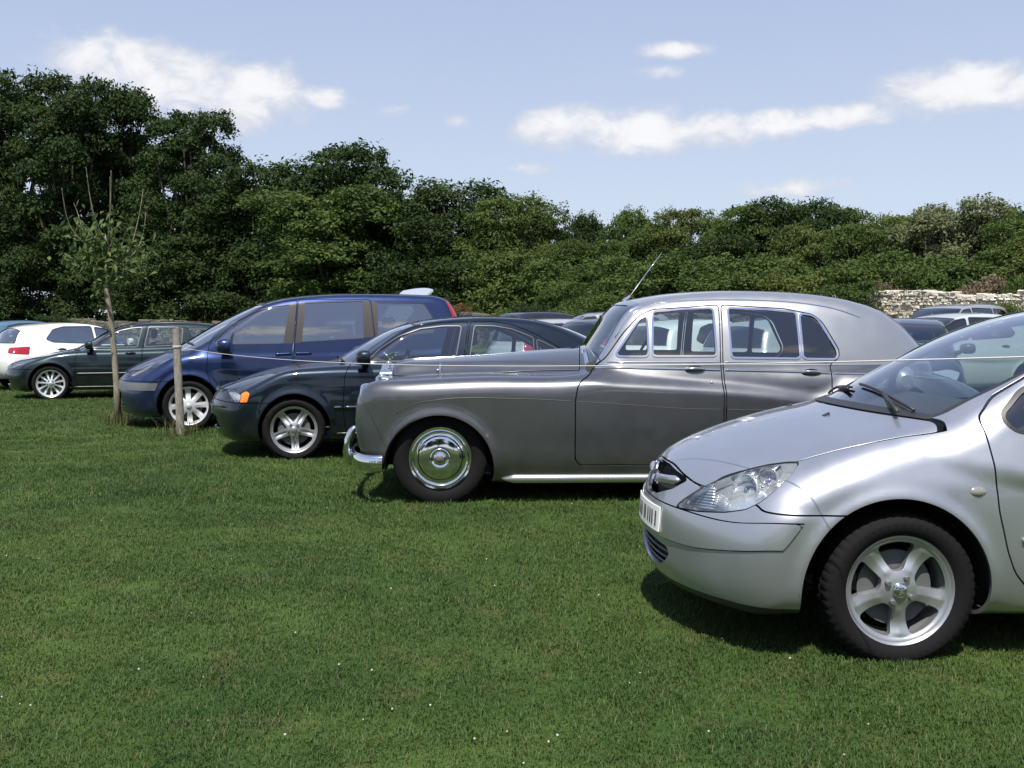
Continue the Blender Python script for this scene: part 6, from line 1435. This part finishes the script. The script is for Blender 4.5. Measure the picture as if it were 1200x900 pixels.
# ------------------------------------------------------------------ put the place together
build_ground(); build_wall(); build_trees()
build_silver_hatch((1.532, 5.098, 0), R_(3.0))
build_vintage((-.579, 8.961, 0), R_(2.0))
build_dark_saloon((-2.353, 11.619, 0), R_(9.5))
build_people_carrier((-4.349, 14.569, 0), R_(12))
build_dark_estate((-8.489, 19.826, 0), R_(17))
HD = (math.cos(R_(35)), math.sin(R_(35)))
def park(kind, tail, ang, back, **kw):
    """park a car by the middle of its tail, nose pointing along ang"""
    x = tail[0] + math.cos(R_(ang)) * back; y = tail[1] + math.sin(R_(ang)) * back
    return build_back_car(kind, (x, y, float(gz(x, y))), R_(180 + ang), **kw)
build_back_car('hatch', (-8.45, 24.1, -.02), R_(180 + 44), (.74, .75, .74), 'white hatchback seen from behind at the left, red tail lamp', 'white_hatchback', zs=.97, h=.028, glassm=GLASSD, metal=0, wheel='twin5', tl=2.62)
build_back_car('hatch', (-11.6, 29.2, 0), R_(180 + 36), (.10, .20, .27), 'pale blue hatchback roof showing behind the white hatchback', 'blue_hatchback', h=.04)
build_back_car('hatch', (5.25, 14.5, 0), R_(70), (.015, .022, .040), 'dark blue hatchback facing forward behind the tail of the vintage saloon', 'dark_blue_hatchback')
park('hatch', (3.1, 15.9), 33, 3.1, col=(.46, .47, .48), label='silver hatchback with red tail lamps seen through the vintage saloon windows', name='grey_hatchback')
park('hatch', (1.95, 17.6), 36, 3.1, col=(.66, .67, .67), label='white hatchback seen through the front window of the vintage saloon', name='pale_hatchback', metal=.1)
park('estate', (.95, 19.2), 35, 3.5, col=(.02, .026, .024), label='black estate car visible left of the vintage windscreen', name='black_estate')
park('estate', (-.25, 20.9), 30, 3.5, col=(.50, .51, .52), label='silver estate seen through the dark saloon windows', name='silver_estate')
t = build_back_car('hatch', (-4.85, 22.9, 0), R_(40), (.62, .63, .66), 'silver hatchback with raised tailgate behind the people carrier', 'open_hatchback')
def tailgate(car):
    r = car.root; b = MB(); n = 9; m = 9; vs = []; fs = []
    for i in range(n):
        u = i / (n - 1); x = 2.70 + .85 * u; z = 1.40 + .80 * u + .10 * math.sin(PI * u)
        for k in range(m):
            y = (-1 + 2 * k / (m - 1)) * (.52 + .10 * u); vs.append((x - .10 * (y / .6)**2 * u, y, z - .05 * (y / .6)**2))
    for i in range(n - 1):
        for k in range(m - 1): fs.append((i * m + k, i * m + k + 1, (i + 1) * m + k + 1, (i + 1) * m + k))
    lo = [(x, y, z - .05) for x, y, z in vs]; N = len(vs); fs2 = [tuple(q + N for q in f[::-1]) for f in fs]
    ed = [i for i in range(m)] + [i * m + m - 1 for i in range(1, n)] + [(n - 1) * m + k for k in range(m - 2, -1, -1)] + [i * m for i in range(n - 2, 0, -1)]
    side_f = [(ed[i], ed[i] + N, ed[(i + 1) % len(ed)] + N, ed[(i + 1) % len(ed)]) for i in range(len(ed))]
    o = b.add(vs + lo, fs + fs2 + side_f).build('tailgate', MATS['paint_open_hatchback'], r, angle=40)
    for sg in (1, -1): MB().tube([(2.86, sg * .50, 1.22), (3.24, sg * .53, 1.92)], [.012, .008], 6).build('gas_strut', PLAST, o, smooth=True)
tailgate(t)
# third row
build_back_car('estate', (.45, 25.4, float(gz(.5, 25.4))), R_(8), (.30, .31, .32), 'tall grey estate with roof rails side on behind the black estate', 'grey_railed_estate', zs=1.13, rails=True, h=.036)
park('estate', (-.4, 30.0), 35, 3.5, col=(.03, .035, .05), label='dark estate roof showing above the dark saloon roof', name='dark_roofed_estate', zs=1.08, h=.04)
park('hatch', (5.6, 21.6), 20, 3.1, col=(.70, .71, .71), label='white hatchback seen through the rear window of the vintage saloon', name='far_white_hatchback', metal=.1, h=.04)
build_back_car('hatch', (6.75, 19.4, float(gz(6.8, 19.4))), R_(17), (.52, .56, .54), 'pale silver green hatchback right of the dark blue hatchback', 'pale_green_hatchback', zs=1.06, h=.032, metal=.3)
build_back_car('estate', (9.3, 25.0, float(gz(9.3, 25))), R_(34), (.36, .39, .42), 'grey off roader furthest back against the bright wall', 'grey_off_roader', zs=1.15, h=.036)
build_post_and_tree()
build_grass()
